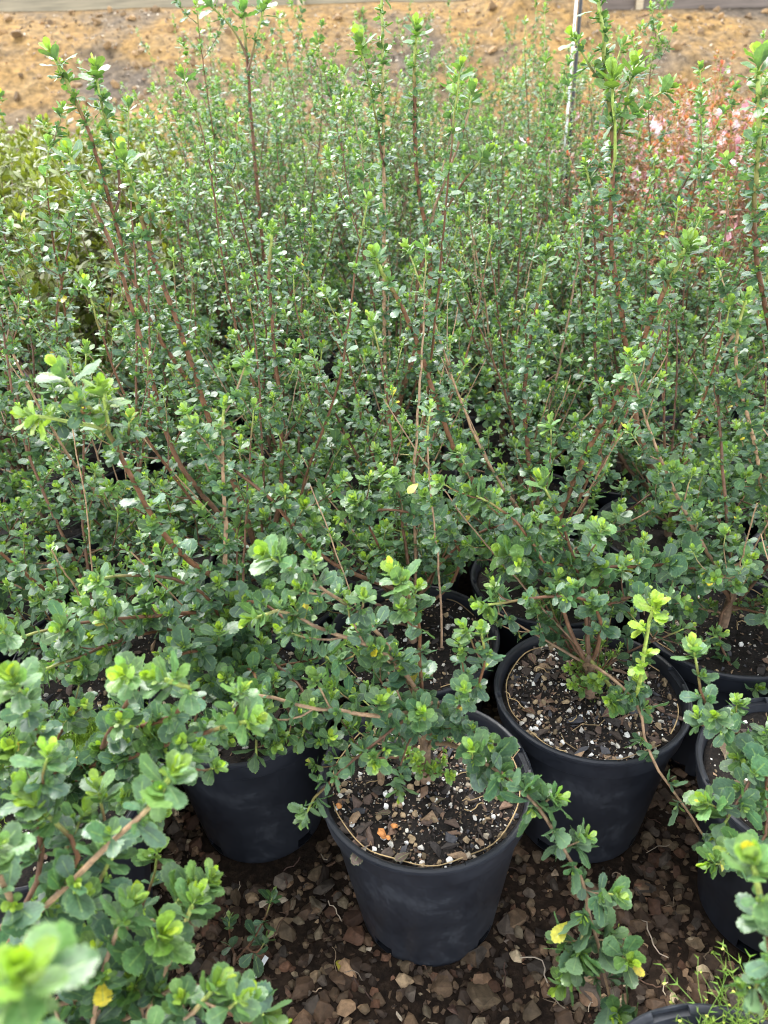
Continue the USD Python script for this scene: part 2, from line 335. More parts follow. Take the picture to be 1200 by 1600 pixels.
GROW = 1.08
class Plant:
    """Collects the stems and leaves of one plant, in the coordinates of its pot's base."""
    def __init__(self, seed, pal=None):
        self.rng = np.random.default_rng(seed); self.pal = pal
        self.stems, self.cols, self.leaf = [], [], []
    def add_leaves(self, p, d, n, L, age, stem, w=None, yellow=0.0022):
        rng = self.rng; k = len(L)
        d = unit(d + rng.normal(0, .10, (k, 3)))
        n = n + np.array([0, 0, .30]) + rng.normal(0, .16, (k, 3))
        n = unit(n - d * (n * d).sum(1, keepdims=True))
        c = age_color(age, rng, self.pal)
        yl = rng.random(k) < yellow
        c[yl] = np.array([.60, .48, .04]) * rng.uniform(.7, 1.1, (yl.sum(), 1))
        self.leaf.append(dict(p=p, d=d, n=n, x=np.cross(d, n), L=L, c=c, var=rng.integers(0, 5, k), w=rng.uniform(.76, 1.08, k) if w is None else w, stem=np.full(k, stem)))
    def rosette(self, p, a, n, L, age0, age1, stem, open0=78, open1=18, rise=.10):
        rng = self.rng
        a = unit(a)
        e1 = unit(np.cross(a, [.3, .5, .8])); e2 = np.cross(a, e1)
        k = np.arange(n); f = k / max(n - 1, 1)
        ang = rng.uniform(0, 6.28) + k * 2.4
        tl = np.radians(open0 + (open1 - open0) * f + rng.normal(0, 7, n))[:, None]
        rad = np.cos(ang)[:, None] * e1 + np.sin(ang)[:, None] * e2
        self.add_leaves(p + a * (L * rise * k[:, None] / max(n, 1) * 3), np.cos(tl) * a + np.sin(tl) * rad, np.sin(tl) * a - np.cos(tl) * rad,
                        L * (1 - .52 * f) * rng.uniform(.82, 1.15, n), age0 + (age1 - age0) * f ** 1.4, stem)
    def stem(self, pts, r0, r1, L, spacing=.02, start=.12, cluster=(5, 9), young=.10, tip=9, twigs=0, twig_len=(.03, .09), tipL=None, bark=None, parent=None, big=1.0, fresh=.0, sides=6, dens=1.0, green=.10, ros=(.5, .8), heart=6):
        """A stem along the points (base to tip), with leaf clusters at its nodes, twigs and a tip rosette."""
        rng = self.rng
        L = L * (GROW if parent is None else 1.0); tipL = tipL and tipL * 1.12
        pts = np.asarray(pts, float)
        s = np.r_[0, np.cumsum(np.linalg.norm(np.diff(pts, axis=0), axis=1))]
        length = s[-1]
        m = max(5, int(length / .021))
        q = CubicSpline(s, pts)(np.linspace(0, length, m)) if len(pts) > 2 else np.linspace(pts[0], pts[-1], m)
        q[1:-1] += rng.normal(0, .0006, (m - 2, 3))
        f = np.linspace(0, 1, m)
        rad = r0 + (r1 - r0) * f ** .8
        col = (RED if bark is None else bark) * rng.uniform(.8, 1.25)
        old = np.clip(1 - f / .45, 0, 1)[:, None]; yg = np.clip((f - (1 - green)) / max(green, 1e-3), 0, 1)[:, None]
        c = col * (1 - old) + (.5 * col + .5 * WOOD) * old
        c = c * (1 - yg) + GREEN * yg
        v, fc, n = tube(q, rad, sides)
        tint = np.vstack([np.repeat(c, sides, 0), c[-1:]])
        idx = parent
        if parent is None:
            idx = len(self.stems); self.stems.append([])
        self.stems[idx].append((v, fc, n, tint))
        t = unit(np.gradient(q, axis=0))
        # nodes
        nn = max(2, int(length * (1 - start) / spacing))
        ph = rng.uniform(0, 6.28)
        tw_at = set(rng.choice(np.arange(nn), min(nn, twigs), replace=False)) if twigs else ()
        for k in range(nn):
            g = start + (1 - start) * (k + rng.uniform(.2, .8)) / nn
            if rng.random() > dens: continue
            x = g * (m - 1); i0 = min(int(x), m - 2); fr = x - i0
            p = q[i0] * (1 - fr) + q[i0 + 1] * fr; tt = t[i0]
            e1 = unit(np.cross(tt, [.2, .6, .77])); e2 = np.cross(tt, e1)
            ang = ph + k * 2.4
            o = math.cos(ang) * e1 + math.sin(ang) * e2
            yy = max(0.0, (g - (1 - young)) / max(young, 1e-3))
            size = L * (1.0 - .22 * g) * rng.uniform(.8, 1.15)
            # the leaf that subtends the bud, and a pair of companions
            self.add_leaves(np.stack([p] * 2), np.stack([.45 * tt + .9 * o, .55 * tt + .7 * o + rng.normal(0, .5, 3)]), np.stack([.9 * tt - .45 * o] * 2),
                            np.array([size * big, size * .75]), np.array([fresh + .05 + .55 * yy, fresh + .10 + .6 * yy]), idx)
            a = unit(.75 * tt + .8 * o + np.array([0, 0, .35]))
            if k in tw_at:
                tl = rng.uniform(*twig_len)
                e = p + a * tl * .6 + rng.normal(0, .006, 3)
                e2_ = e + unit(a + np.array([0, 0, .6])) * tl * .4
                self.stem([p, e, e2_], rad[i0] * .55, max(.0006, r1 * .7), L * .85, spacing * .75, .15, cluster, .35, 8, 0, parent=idx, bark=col, big=big, fresh=fresh, sides=5, green=.3, ros=ros, heart=heart)
            else:
                nb = rng.integers(*cluster)
                rs = size * rng.uniform(*ros)
                self.rosette(p + a * .003, a, nb, rs, fresh + .06 + .5 * yy, min(1, fresh + rng.choice([.3, .5]) + .4 * yy), idx, 86, 42)
                if heart: self.rosette(p + a * (.004 + rs * .12), a, heart, rs * .46, min(1, fresh + rng.choice([.25, .55, .8])), min(1, fresh + rng.choice([.6, .9, 1.0])), idx, 52, 6, .2)
        if tip:
            tL = tipL or L * .8
            if heart: self.rosette(q[-1], t[-1], heart + 2, tL * .45, .7, 1.0, idx, 50, 5, .2)
            self.rosette(q[-1] - t[-1] * tL * .35, t[-1], tip, tL, .2 + fresh, 1.0, idx, 66, 8, .26)
        return q
    def finish(self):
        self.L = {k: np.concatenate([a[k] for a in self.leaf]) for k in self.leaf[0]}

def catch(lo, hi, rng): return rng.uniform(lo, hi)

def random_stem(P, base, az, el, length, L, bend=.35, droop=0.0, **kw):
    rng = P.rng
    L = L * rng.uniform(.78, 1.2)
    d = np.array([math.cos(az) * math.cos(el), math.sin(az) * math.cos(el), math.sin(el)])
    p = np.array(base, float); pts = [p]
    for k in range(5):
        d = unit(d + np.array([0, 0, bend * .25 - droop * k * .12]) + rng.normal(0, kw.pop('wob', .075) if k == 4 else kw.get('wob', .075), 3))
        p = p + d * length / 5; pts.append(p)
    kw.setdefault('heart', getattr(P, 'heart', 6))
    return P.stem(pts, kw.pop('r0', .0032 if length > .4 else .0024), kw.pop('r1', .0011), L, **kw)

SOIL_Z = .247
def trunk(P, height=.10, lean=(0, 0), r=.008):
    top = np.array([lean[0], lean[1], SOIL_Z + height])
    pts = np.array([[0, 0, SOIL_Z - .02], [lean[0] * .4, lean[1] * .4, SOIL_Z + height * .5], top])
    q = CubicSpline([0, .5, 1], pts)(np.linspace(0, 1, 9))
    v, f, n = tube(q, np.linspace(r, r * .75, 9), 8)
    P.trunk = (v, f, n, np.tile(WOOD * 1.1, (len(v), 1)))
    return top

def bushy(P, *a, heart=6, **kw):
    P.heart = heart
    _bushy(P, *a, **kw)
def _bushy(P, leaders=4, spreaders=7, az=(0, 2 * math.pi), dens=1.0, basal=True, hscale=1.0, Ls=.024, Ll=.0165, spl=(.2, .38), top=None):
    """The plant's own free growth: upright leaders and low spreading branches."""
    rng = P.rng
    top = trunk(P, rng.uniform(.05, .11), rng.uniform(-.015, .015, 2)) if top is None else top
    for k in range(leaders):
        a = az[0] + (az[1] - az[0]) * (k + rng.random()) / max(leaders, 1)
        random_stem(P, top - [0, 0, rng.uniform(0, .04)], a, math.radians(rng.uniform(48, 80)), (rng.uniform(.60, .82) if rng.random() < .22 else rng.uniform(.34, .62)) * hscale, Ll, .6, twigs=rng.integers(4, 9), twig_len=(.03, .12), spacing=.018, young=.22, fresh=.04, dens=dens * .88, start=.1, tipL=.02, bark=RED if rng.random() < .7 else TAN)
    for k in range(spreaders):
        a = az[0] + (az[1] - az[0]) * (k + rng.random()) / max(spreaders, 1)
        random_stem(P, top - [0, 0, rng.uniform(.01, .05)], a, math.radians(rng.uniform(8, 50)), rng.uniform(*spl), Ls, .35, droop=rng.uniform(0, .5), twigs=rng.integers(4, 8), twig_len=(.03, .10), spacing=.022, young=.12, dens=dens * .85, start=.12, big=1.15, bark=RED if rng.random() < .6 else TAN)
    for k in range(leaders // 2 + 1):       # bare or nearly bare old twigs
        random_stem(P, top - [0, 0, rng.uniform(0, .03)], rng.uniform(*az), math.radians(rng.uniform(25, 75)), rng.uniform(.22, .48) * hscale, Ll, .2, spacing=.022, r0=.0016, r1=.0008, dens=.22, cluster=(2, 4), tip=0, green=.0, wob=.03, bark=TAN * rng.uniform(.7, 1.4))
    if basal:
        for k in range(rng.integers(2, 5) if basal is True else basal):
            a = rng.uniform(0, 6.28)
            random_stem(P, [0, 0, SOIL_Z + rng.uniform(.01, .04)], a, math.radians(rng.uniform(20, 70)), rng.uniform(.03, .075), .015, .2, fresh=.42, spacing=.012, r0=.0015, r1=.0008)

# ------------------------------------------------------------------ pot, soil, bits
def revolve(profile, seg=56):
    return m3.CrossSection([np.array(profile, float)]).revolve(seg)
wall = revolve([(0, 0), (.094, 0), (.098, .004), (.1292, .236), (.1262, .236), (.095, .008), (0, .008)])
rim = revolve([(.1295, .229), (.1325, .2285), (.1345, .231), (.1372, .2555), (.1392, .2585), (.1400, .2615), (.1392, .2645), (.1368, .2662), (.1338, .2658), (.1312, .2635), (.1300, .2585), (.1268, .2363), (.1295, .236)])
slot = m3.Manifold.cube((.011, .038, .012), True)
for k in range(4):
    a = k * 90 + 8
    rim = rim - slot.translate((.1305, 0, .2655)).rotate((0, 0, a))
    wall = wall - m3.Manifold.cube((.03, .03, .02), True).translate((.1, 0, .016)).rotate((0, 0, a + 40))
WALL, RIM = meshkit.arrays(wall, 35), meshkit.arrays(rim, 35)

def soil_mesh(seed, rings=22, seg=48):
    rng = np.random.default_rng(seed)
    v = [[0, 0, 0]]; f = []
    for i in range(1, rings + 1):
        r = .1275 * i / rings
        for j in range(seg):
            a = 2 * math.pi * j / seg
            v.append([r * math.cos(a), r * math.sin(a), 0])
    v = np.array(v)
    rr = np.linalg.norm(v[:, :2], axis=1)
    v[:, 2] = SOIL_Z + .007 * (meshkit.fbm(v * 22 + seed * 3.1, 4, seed % 50) - .5) + .006 * (meshkit.noise(v * 130 + seed) - .5) + .006 * (1 - rr / .1275)
    for j in range(seg): f.append((0, 1 + j, 1 + (j + 1) % seg))
    for i in range(rings - 1):
        a0, b0 = 1 + i * seg, 1 + (i + 1) * seg
        for j in range(seg):
            k = (j + 1) % seg
            f += [(a0 + j, b0 + j, b0 + k), (a0 + j, b0 + k, a0 + k)]
    return v, np.array(f)

def lump(rng, size, flat=(1, 1, 1), n=11):
    p = unit(rng.normal(0, 1, (n, 3))) * rng.uniform(.75, 1.1, (n, 1)) * np.array(flat)
    h = trimesh.convex.convex_hull(p)
    return np.array(h.vertices) * size * .5, np.array(h.faces)

LUMPS = {}
def bank_of(key, flat, n, count, seed):
    rng = np.random.default_rng(seed)
    LUMPS[key] = [lump(rng, 1.0, flat, n) for _ in range(count)]
bank_of('perlite', (1, .9, .8), 16, 10, 1)
bank_of('chip', (1, .55, .22), 10, 14, 2)
bank_of('stone', (1, .80, .60), 18, 30, 3)
bank_of('grit', (1, .8, .6), 8, 16, 4)

def rot(rng, tilt=.35):
    a, b, c = rng.uniform(0, 6.28), rng.normal(0, tilt), rng.normal(0, tilt)
    return trimesh.transformations.euler_matrix(b, c, a, 'sxyz')[:3, :3]

def place_lump(key, rng, size, pos, tilt=.35):
    v, f = LUMPS[key][rng.integers(len(LUMPS[key]))]
    return v * size @ rot(rng, tilt).T + pos, f

def join(items):
    V, F, C, off = [], [], [], 0
    for v, f, c in items:
        V.append(v); F.append(f + off); C.append(np.tile(c, (len(v), 1))); off += len(v)
    return np.vstack(V), np.vstack(F), np.vstack(C)

CHIPC = 1.5 * np.array([[.020, .016, .014], [.035, .026, .021], [.055, .036, .027], [.09, .055, .036], [.03, .03, .034], [.15, .10, .06]])
PERL = np.array([[.66, .65, .61], [.48, .45, .40], [.36, .30, .22], [.56, .53, .46]])

def soil_bits(part, sv, seed, big, stuff):
    """Bark chips and perlite on the potting mix: the big ones singly, the fines as one mesh."""
    rng = np.random.default_rng(seed)
    def spot():
        r, a = .122 * math.sqrt(rng.random()), rng.uniform(0, 6.28)
        x, y = r * math.cos(a), r * math.sin(a)
        return np.array([x, y, sv[np.argmin((sv[:, 0] - x) ** 2 + (sv[:, 1] - y) ** 2), 2]])
    for k in range(big):
        s = rng.uniform(.011, .032); v, f = place_lump('chip', rng, s, spot() + [0, 0, s * .1])
        put(part, 'bark_chip', v, f, CHIP, tint=np.tile(CHIPC[rng.choice(6, p=[.3, .25, .15, .1, .14, .06])], (len(v), 1)))
    for k in range(int(big * .95)):
        s = rng.uniform(.004, .0115); v, f = place_lump('perlite', rng, s, spot() + [0, 0, s * .15], 1.0)
        put(part, 'perlite', v, f, CHIP, tint=np.tile(PERL[rng.integers(4)], (len(v), 1)))
    for k in range(int(big * .35)):
        s = rng.uniform(.007, .014); v, f = place_lump('stone', rng, s, spot() + [0, 0, s * .25], .8)
        put(part, 'pebble', v, f, CHIP, tint=np.tile(np.array([.26, .19, .11]) * rng.uniform(.5, 1.3), (len(v), 1)))
    it = []
    for k in range(stuff):
        u = rng.random()
        if u < .6: s, key, c = rng.uniform(.003, .010), 'chip', CHIPC[rng.integers(6)]
        elif u < .85: s, key, c = rng.uniform(.0015, .0045), 'grit', PERL[rng.integers(4)]
        else: s, key, c = rng.uniform(.003, .007), 'grit', np.array([.2, .15, .09]) * rng.uniform(.4, 1.2)
        v, f = place_lump(key, rng, s, spot() + [0, 0, s * .15], .8)
        it.append((v, f, c))
    if it:
        v, f, c = join(it)
        put(part, 'fine_bits', v, f, CHIP, tint=c, kind='stuff')

def strand(rng, p, length, r=.0008, lift=.01):
    a = rng.uniform(0, 6.28); d = np.array([math.cos(a), math.sin(a), 0])
    pts = [p]
    for k in range(6):
        a += rng.normal(0, .5); p = p + np.array([math.cos(a), math.sin(a), rng.normal(0, .4)]) * length / 6
        pts.append(p)
    v, f, n = tube(pts, r, 4)
    return v, f, n

def build_shrub(P, loc, label, group, name='potted_shrub', cat='potted shrub', rz=0.0, sc=1.0, singles=0, bits=0, fines=60, soil_seed=1, lod='auto', leafmat=None, pot=True, kind_leaf='leaf'):
    """Makes the plant with its pot one thing of the scene; the leaves that show largest are parts of their own."""
    P.finish()
    root = thing(name, loc, label, cat, group, rz, sc)
    if pot:
        pw = put(root, 'pot', WALL[0], WALL[1], POT, normals=WALL[2])
        put(pw, 'rim', RIM[0], RIM[1], POT, normals=RIM[2])
        sv, sf = soil_mesh(soil_seed)
        so = put_mesh(root, 'potting_mix', (sv, sf), SOIL, True)
        soil_bits(so, sv, soil_seed + 77, bits, fines)
    v, f, n, c = P.trunk
    put(root, 'trunk', v, f, BARK, normals=n, tint=c)
    stems = []
    for parts in P.stems:
        off, V, F, N, C = 0, [], [], [], []
        for v, f, n, c in parts:
            V.append(v); F.append(f + off); N.append(n); C.append(c); off += len(v)
        stems.append(put(root, 'stem', np.vstack(V), np.vstack(F), BARK, normals=np.vstack(N), tint=np.vstack(C)))
    lf = P.L; lm = leafmat or LEAF
    ca, sa = math.cos(math.radians(rz)), math.sin(math.radians(rz))
    wp = lf['p'] * sc; wp = np.stack([wp[:, 0] * ca - wp[:, 1] * sa, wp[:, 0] * sa + wp[:, 1] * ca, wp[:, 2]], 1) + np.asarray(loc)
    u, vv, z = project(wp)
    px = lf['L'] * FPX / np.maximum(z, .05)
    inside = (u > -20) & (u < 1220) & (vv > -20) & (vv < 1620) & (z > .05)
    px = np.where(inside, px, px * .01)
    order = np.argsort(-px)
    one = order[:singles]; one = one[px[one] > 9]
    for k in one:
        a = leaves_mesh(lf, np.array([k]), ('hd' if px[k] > 15 else 'md') if lod == 'auto' else lod)
        put(stems[lf['stem'][k]], kind_leaf, a[0], a[1], lm, normals=a[2], uv=a[3], tint=a[4])
    rest = np.setdiff1d(np.arange(len(px)), one)
    groups = [('hd', rest[px[rest] > 23]), ('md', rest[(px[rest] <= 23) & (px[rest] > 11)]), ('ld', rest[(px[rest] <= 11) & (px[rest] > 7)]), ('xs', rest[px[rest] <= 7])] if lod == 'auto' else [('md', rest[lf['L'][rest] > .021]), ('ld', rest[(lf['L'][rest] <= .021) & (lf['L'][rest] > .011)]), ('xs', rest[lf['L'][rest] <= .011])] if lod == 'md' else [('ld', rest[lf['L'][rest] > .017]), ('xs', rest[lf['L'][rest] <= .017])] if lod == 'ld' else [(lod, rest)]
    out, off = [], 0
    for kd, ix in groups:
        if not len(ix): continue
        a = list(leaves_mesh(lf, ix, kd)); a[1] = a[1] + off; off += len(a[0]); out.append(a)
    if out:
        a = [np.vstack([o[k] for o in out]) for k in range(5)]
        put(root, 'foliage', a[0], a[1], lm, normals=a[2], uv=a[3], tint=a[4], kind='stuff')
    return root

# ------------------------------------------------------------------ the setting
def ground_height(x, y):
    p = np.stack([x, y, 0 * x], -1)
    return .014 * (meshkit.fbm(p * 7, 4, 5) - .5) + .006 * (meshkit.noise(p * 60, 9) - .5)
ground = UsdGeom.Xform.Define(stage, '/World/ground').GetPrim(); tag(ground, kind='structure')
gx, gy = np.linspace(-1.3, 1.3, 200), np.linspace(-.3, 1.9, 170)
X, Y = np.meshgrid(gx, gy); Z = ground_height(X, Y)
fade = np.clip(np.minimum.reduce([X + 1.3, 1.3 - X, Y + .3, 1.9 - Y]) / .15, 0, 1)
V = np.stack([X, Y, Z * fade], -1).reshape(-1, 3)
i, j = np.meshgrid(np.arange(len(gy) - 1), np.arange(len(gx) - 1), indexing='ij'); a = (i * len(gx) + j).ravel()
F = np.vstack([np.stack([a, a + 1, a + 1 + len(gx)], 1), np.stack([a, a + 1 + len(gx), a + len(gx)], 1)])
# the sheet goes on flat from the edges of the fine part to the horizon
nv = len(V); O = np.array([[-1.3, -.3], [1.3, -.3], [1.3, 1.9], [-1.3, 1.9]]); W = np.array([[-120, -120], [120, -120], [120, 120], [-120, 120.]])
V = np.vstack([V, np.c_[O, 0 * O[:, 0]], np.c_[W, 0 * W[:, 0]]])
for k in range(4):
    m = (k + 1) % 4
    F = np.vstack([F, [[nv + k, nv + 4 + k, nv + 4 + m], [nv + k, nv + 4 + m, nv + m]]])
put_mesh(ground, 'earth', (V, F), EARTH, True)

STC = 1.5 * np.array([1, 1.0, .92]) * np.array([[.075, .045, .028], [.11, .07, .043], [.055, .036, .026], [.15, .105, .066], [.075, .058, .047], [.095, .048, .030], [.20, .155, .105]])
rng = np.random.default_rng(11)
cand = []
for k in range(9500):
    x, y = rng.uniform(-.62, .75), rng.uniform(.30, 1.12)
    s = rng.choice([rng.uniform(.008, .014), rng.uniform(.014, .024), rng.uniform(.024, .04)], p=[.62, .28, .10])
    cand.append((x, y, s))
# a few big stones seen in the photograph
for u, v_, s in ((755, 1560, .055), (470, 1550, .042), (690, 1545, .040), (665, 1505, .036), (330, 1345, .040), (600, 1335, .06), (478, 1425, .036), (1010, 1390, .033), (1025, 1345, .034), (540, 1580, .03)):
    d = cF + cR * (u - 600) / FPX - cU * (v_ - 800) / FPX; q = CAM - d * (CAM_H / d[2])
    cand.append((q[0], q[1], s))
cand = np.array(cand)
u, v_, z = project(np.c_[cand[:, :2], 0 * cand[:, 0]])
px = cand[:, 2] * FPX / z * ((u > -10) & (u < 1210) & (v_ < 1610) & (v_ > 1180))
for p_, q_ in ((.0365, .691), (.288, .834), (-.215, .834), (.52, .66), (-.466, .691), (.0365, .977)):   # under a pot: not seen
    px[np.hypot(cand[:, 0] - p_, cand[:, 1] - q_) < .10] = 0
order = np.argsort(-px); rest = []
for r_, k in enumerate(order):
    x, y, s = cand[k]
    if px[k] <= 0 and any(np.hypot(x - p_, y - q_) < .10 for p_, q_ in ((.0365, .691), (.288, .834), (-.215, .834), (.52, .66), (-.466, .691), (.0365, .977))): continue
    zz = float(ground_height(np.array(x), np.array(y)))
    v, f = place_lump('stone' if s > .0125 else 'grit', rng, s, [x, y, zz + s * .10], .4)
    c = STC[rng.choice(7, p=[.24, .22, .18, .12, .10, .09, .05])] * rng.choice([rng.uniform(.3, .6), rng.uniform(.5, 1.0), rng.uniform(1.0, 1.9)], p=[.45, .45, .10])
    if r_ < 300: put(ground, 'stone', v, f, STONE, tint=np.tile(c, (len(v), 1)))
    else: rest.append((v, f, c))
v, f, c = join(rest); put(ground, 'gravel', v, f, STONE, tint=c, kind='stuff')

# clay bank behind the bed
nx, ny = 150, 70
bx, by = np.linspace(-9, 9, nx), np.linspace(4.7, 9.6, ny)
X, Y = np.meshgrid(bx, by)
def bank_z(X, Y):
    crest = np.interp(X, [at(0, 22, 8.1)[0], at(740, 3, 8.1)[0], at(790, -50, 8.0)[0], at(895, -50, 8.0)[0], at(935, 16, 8.0)[0], at(1200, 11, 8.0)[0]], [at(0, 22, 8.1)[2], at(740, 3, 8.1)[2], at(790, -50, 8.0)[2], at(895, -50, 8.0)[2], at(935, 16, 8.0)[2], at(1200, 11, 8.0)[2]])
    base = np.interp(Y, [4.7, 5.2, 6.2, 7.3, 7.9, 8.1, 9.6], [-.03, .08, .44, .84, .99, 1.01, 1.06]) * crest
    p = np.stack([X, Y, 0 * X], -1)
    return base + (.16 * (meshkit.fbm(p * 1.6, 5, 3) - .5) + .07 * (meshkit.noise(p * 9, 8) - .5) + .05 * (meshkit.noise(p * 4.3, 18) - .5)) * np.clip((Y - 4.7) / .5, 0, 1) * np.clip((8.1 - Y), .12, 1)
Z = bank_z(X, Y)
i, j = np.meshgrid(np.arange(ny - 1), np.arange(nx - 1), indexing='ij'); a = (i * nx + j).ravel()
F = np.vstack([np.stack([a, a + 1, a + 1 + nx], 1), np.stack([a, a + 1 + nx, a + nx], 1)])
bank = UsdGeom.Xform.Define(stage, '/World/clay_bank').GetPrim(); tag(bank, kind='structure')
put_mesh(bank, 'clay', (np.stack([X, Y, Z], -1).reshape(-1, 3), F), BANK, True)
rng = np.random.default_rng(5); it = []
for k in range(7000):
    x, y = rng.uniform(-5, 5), rng.uniform(4.9, 7.9)
    if meshkit.noise(np.array([x * .9, y * .9 + 3, 0]), 4) < .32 and rng.random() < .7: continue
    s = rng.uniform(.012, .05)
    v, f = place_lump('chip', rng, s, [x, y, float(bank_z(np.array(x), np.array(y))) + s * .1], .5)
    it.append((v, f, np.array([[.24, .19, .14], [.12, .085, .06], [.40, .33, .24], [.06, .045, .035], [.22, .12, .05]][rng.integers(5)]) * rng.uniform(.7, 1.2)))
cl = []
for k in range(600):
    x, y = rng.uniform(-5, 5), rng.uniform(5.3, 7.9); q = rng.uniform(.03, .11)
    v, f = place_lump('stone', rng, q, [x, y, float(bank_z(np.array(x), np.array(y))) + q * .1], .8)
    cl.append((v, f, np.array([.21, .13, .058]) * rng.uniform(.45, 1.2)))
v, f, c = join(cl); put(bank, 'clods', v, f, STONE, tint=c, kind='stuff')
v, f, c = join(it); put(bank, 'wood_chips', v, f, CHIP, tint=c, kind='stuff')

# timber edging along the top of the bank
def board(name, a, b, h, th, mat, label, cat, parts=()):
    a, b = np.array(a), np.array(b)
    L = np.linalg.norm(b - a)
    t = thing(name, a, label, cat, None, math.degrees(math.atan2(b[1] - a[1], b[0] - a[0])))
    m = trimesh.creation.box((L, th, h)); m.apply_translation((L / 2, 0, h / 2))
    m.vertices[:, 2] += (b[2] - a[2]) * m.vertices[:, 0] / L
    m = trimesh.Trimesh(m.vertices, m.faces)
    put_mesh(t, 'plank', m, mat)
    for x, w, ph, up, pm in parts:
        c = m3.Manifold.cube((w, w * .7, ph), False).translate((x, -th / 2 - w * .7 - .003, up))
        put_mesh(t, 'peg', c, pm)
    return t
A, B = at(-260, 25, 8.15), at(790, 2, 8.15)
lp = lambda u: np.linalg.norm(at(u, 15, 8.15)[:2] - A[:2])
board('timber_edging', A, B, .19, .045, TIMBER, 'pale weathered timber edging board at top of clay bank on the left', 'board', [(lp(466), .06, .42, -.22, PEG), (lp(345), .05, .2, -.05, PEG)])
A, B = at(915, 17, 8.0), at(1460, 6, 8.0)
lp = lambda u: np.linalg.norm(at(u, 15, 8.0)[:2] - A[:2])
board('timber_edging', A, B, .19, .045, TIMBER_DARK, 'dark timber edging board at top of clay bank on the right', 'board', [(lp(990), .06, .42, -.2, PEG)])

# white stake with its black tube, between the shrubs at the back right
S0, S1 = at(889, 150, 3.3), at(903, -30, 3.3)
d = unit(S1 - S0); base = S0 - d * (S0[2] / d[2])
t = thing('marker_stake', base, 'thin white marker stake standing among the shrubs in front of the bank', 'stake')
L = np.linalg.norm(S1 - base)
v, f, n = tube([d * 0, d * L * .5, d * L], .0048, 10); put(t, 'stake', v, f, WHITE, normals=n)
off = np.array([.019, .012, 0]); v, f, n = tube([off, off + d * L * .5, off + d * (L * .97)], .007, 8); put(t, 'tube', v, f, BLACK, normals=n)

# ------------------------------------------------------------------ the near shrubs, stem by stem
def slot_xy(i, j):
    x, y = .0365 + .2515 * i, .691 + .143 * j
    r = np.random.default_rng(1000 + i * 37 + j * 91)
    if j >= 4: x, y = x + r.normal(0, .012), y + r.normal(0, .012)
    return x, y
NUDGE = {(-1, 1): (-.222, .862), (2, 0): (.525, .662), (-2, -2): (-.424, .379), (-1, -3): (-.247, .278)}

def keys(*stems): return stems
# (pixel u, pixel v, distance y) from base to tip; then options
K = {}
K[(0, 0)] = [
    ([(668, 1150, .68), (740, 1180, .62), (800, 1222, .575), (832, 1250, .555), (875, 1320, .53), (915, 1390, .505), (912, 1455, .485), (900, 1500, .465)], dict(L=.031, r0=.003, r1=.0016, spacing=.016, start=.22, cluster=(4, 7), tip=16, tipL=.030, twigs=6, twig_len=(.02, .04), bark=TAN, big=1.15)),
    ([(915, 1400, .51), (935, 1480, .48), (955, 1560, .45), (975, 1640, .43)], dict(L=.035, r0=.0022, r1=.0013, spacing=.015, start=.1, cluster=(4, 7), twigs=5, twig_len=(.02, .04), tip=12, tipL=.025, bark=TAN, big=1.15)),
    ([(665, 1160, .68), (655, 1105, .66), (600, 1120, .63), (540, 1112, .62), (480, 1105, .62), (400, 1085, .62), (345, 1130, .60)], dict(L=.028, r0=.0042, r1=.0015, spacing=.019, start=.3, twigs=5, twig_len=(.02, .06), tip=10, bark=TAN)),
    ([(640, 1120, .64), (580, 1165, .60), (520, 1215, .575), (478, 1272, .565)], dict(L=.026, r0=.0022, r1=.0012, spacing=.018, start=.2, tip=9, tipL=.022, twigs=2, twig_len=(.02, .04))),
    ([(660, 1130, .67), (630, 1180, .61), (625, 1230, .59)], dict(L=.024, r0=.0018, r1=.001, spacing=.017, start=.2, tip=8, tipL=.022)),
    ([(655, 1090, .69), (600, 1020, .69), (510, 985, .67), (425, 955, .66), (400, 965, .65)], dict(L=.027, r0=.004, r1=.0016, spacing=.020, start=.2, twigs=5, twig_len=(.02, .06), tip=9, bark=TAN)),
    ([(650, 1090, .70), (560, 960, .70), (480, 905, .68), (425, 872, .66)], dict(L=.027, r0=.004, r1=.0016, spacing=.02, start=.3, twigs=4, twig_len=(.02, .05), tip=12, tipL=.03, bark=TAN)),
    ([(660, 1090, .70), (655, 1000, .71), (650, 960, .70), (622, 905, .70)], dict(L=.026, r0=.003, r1=.0016, spacing=.02, start=.3, twigs=2, tip=10, tipL=.03)),
    ([(690, 1130, .68), (740, 1080, .67), (758, 1030, .66), (752, 990, .66)], dict(L=.024, r0=.0025, r1=.0014, spacing=.018, start=.2, twigs=3, tip=8)),
    ([(690, 1140, .68), (735, 1140, .64), (760, 1160, .61)], dict(L=.018, r0=.002, r1=.001, spacing=.015, start=.2, tip=8)),
]
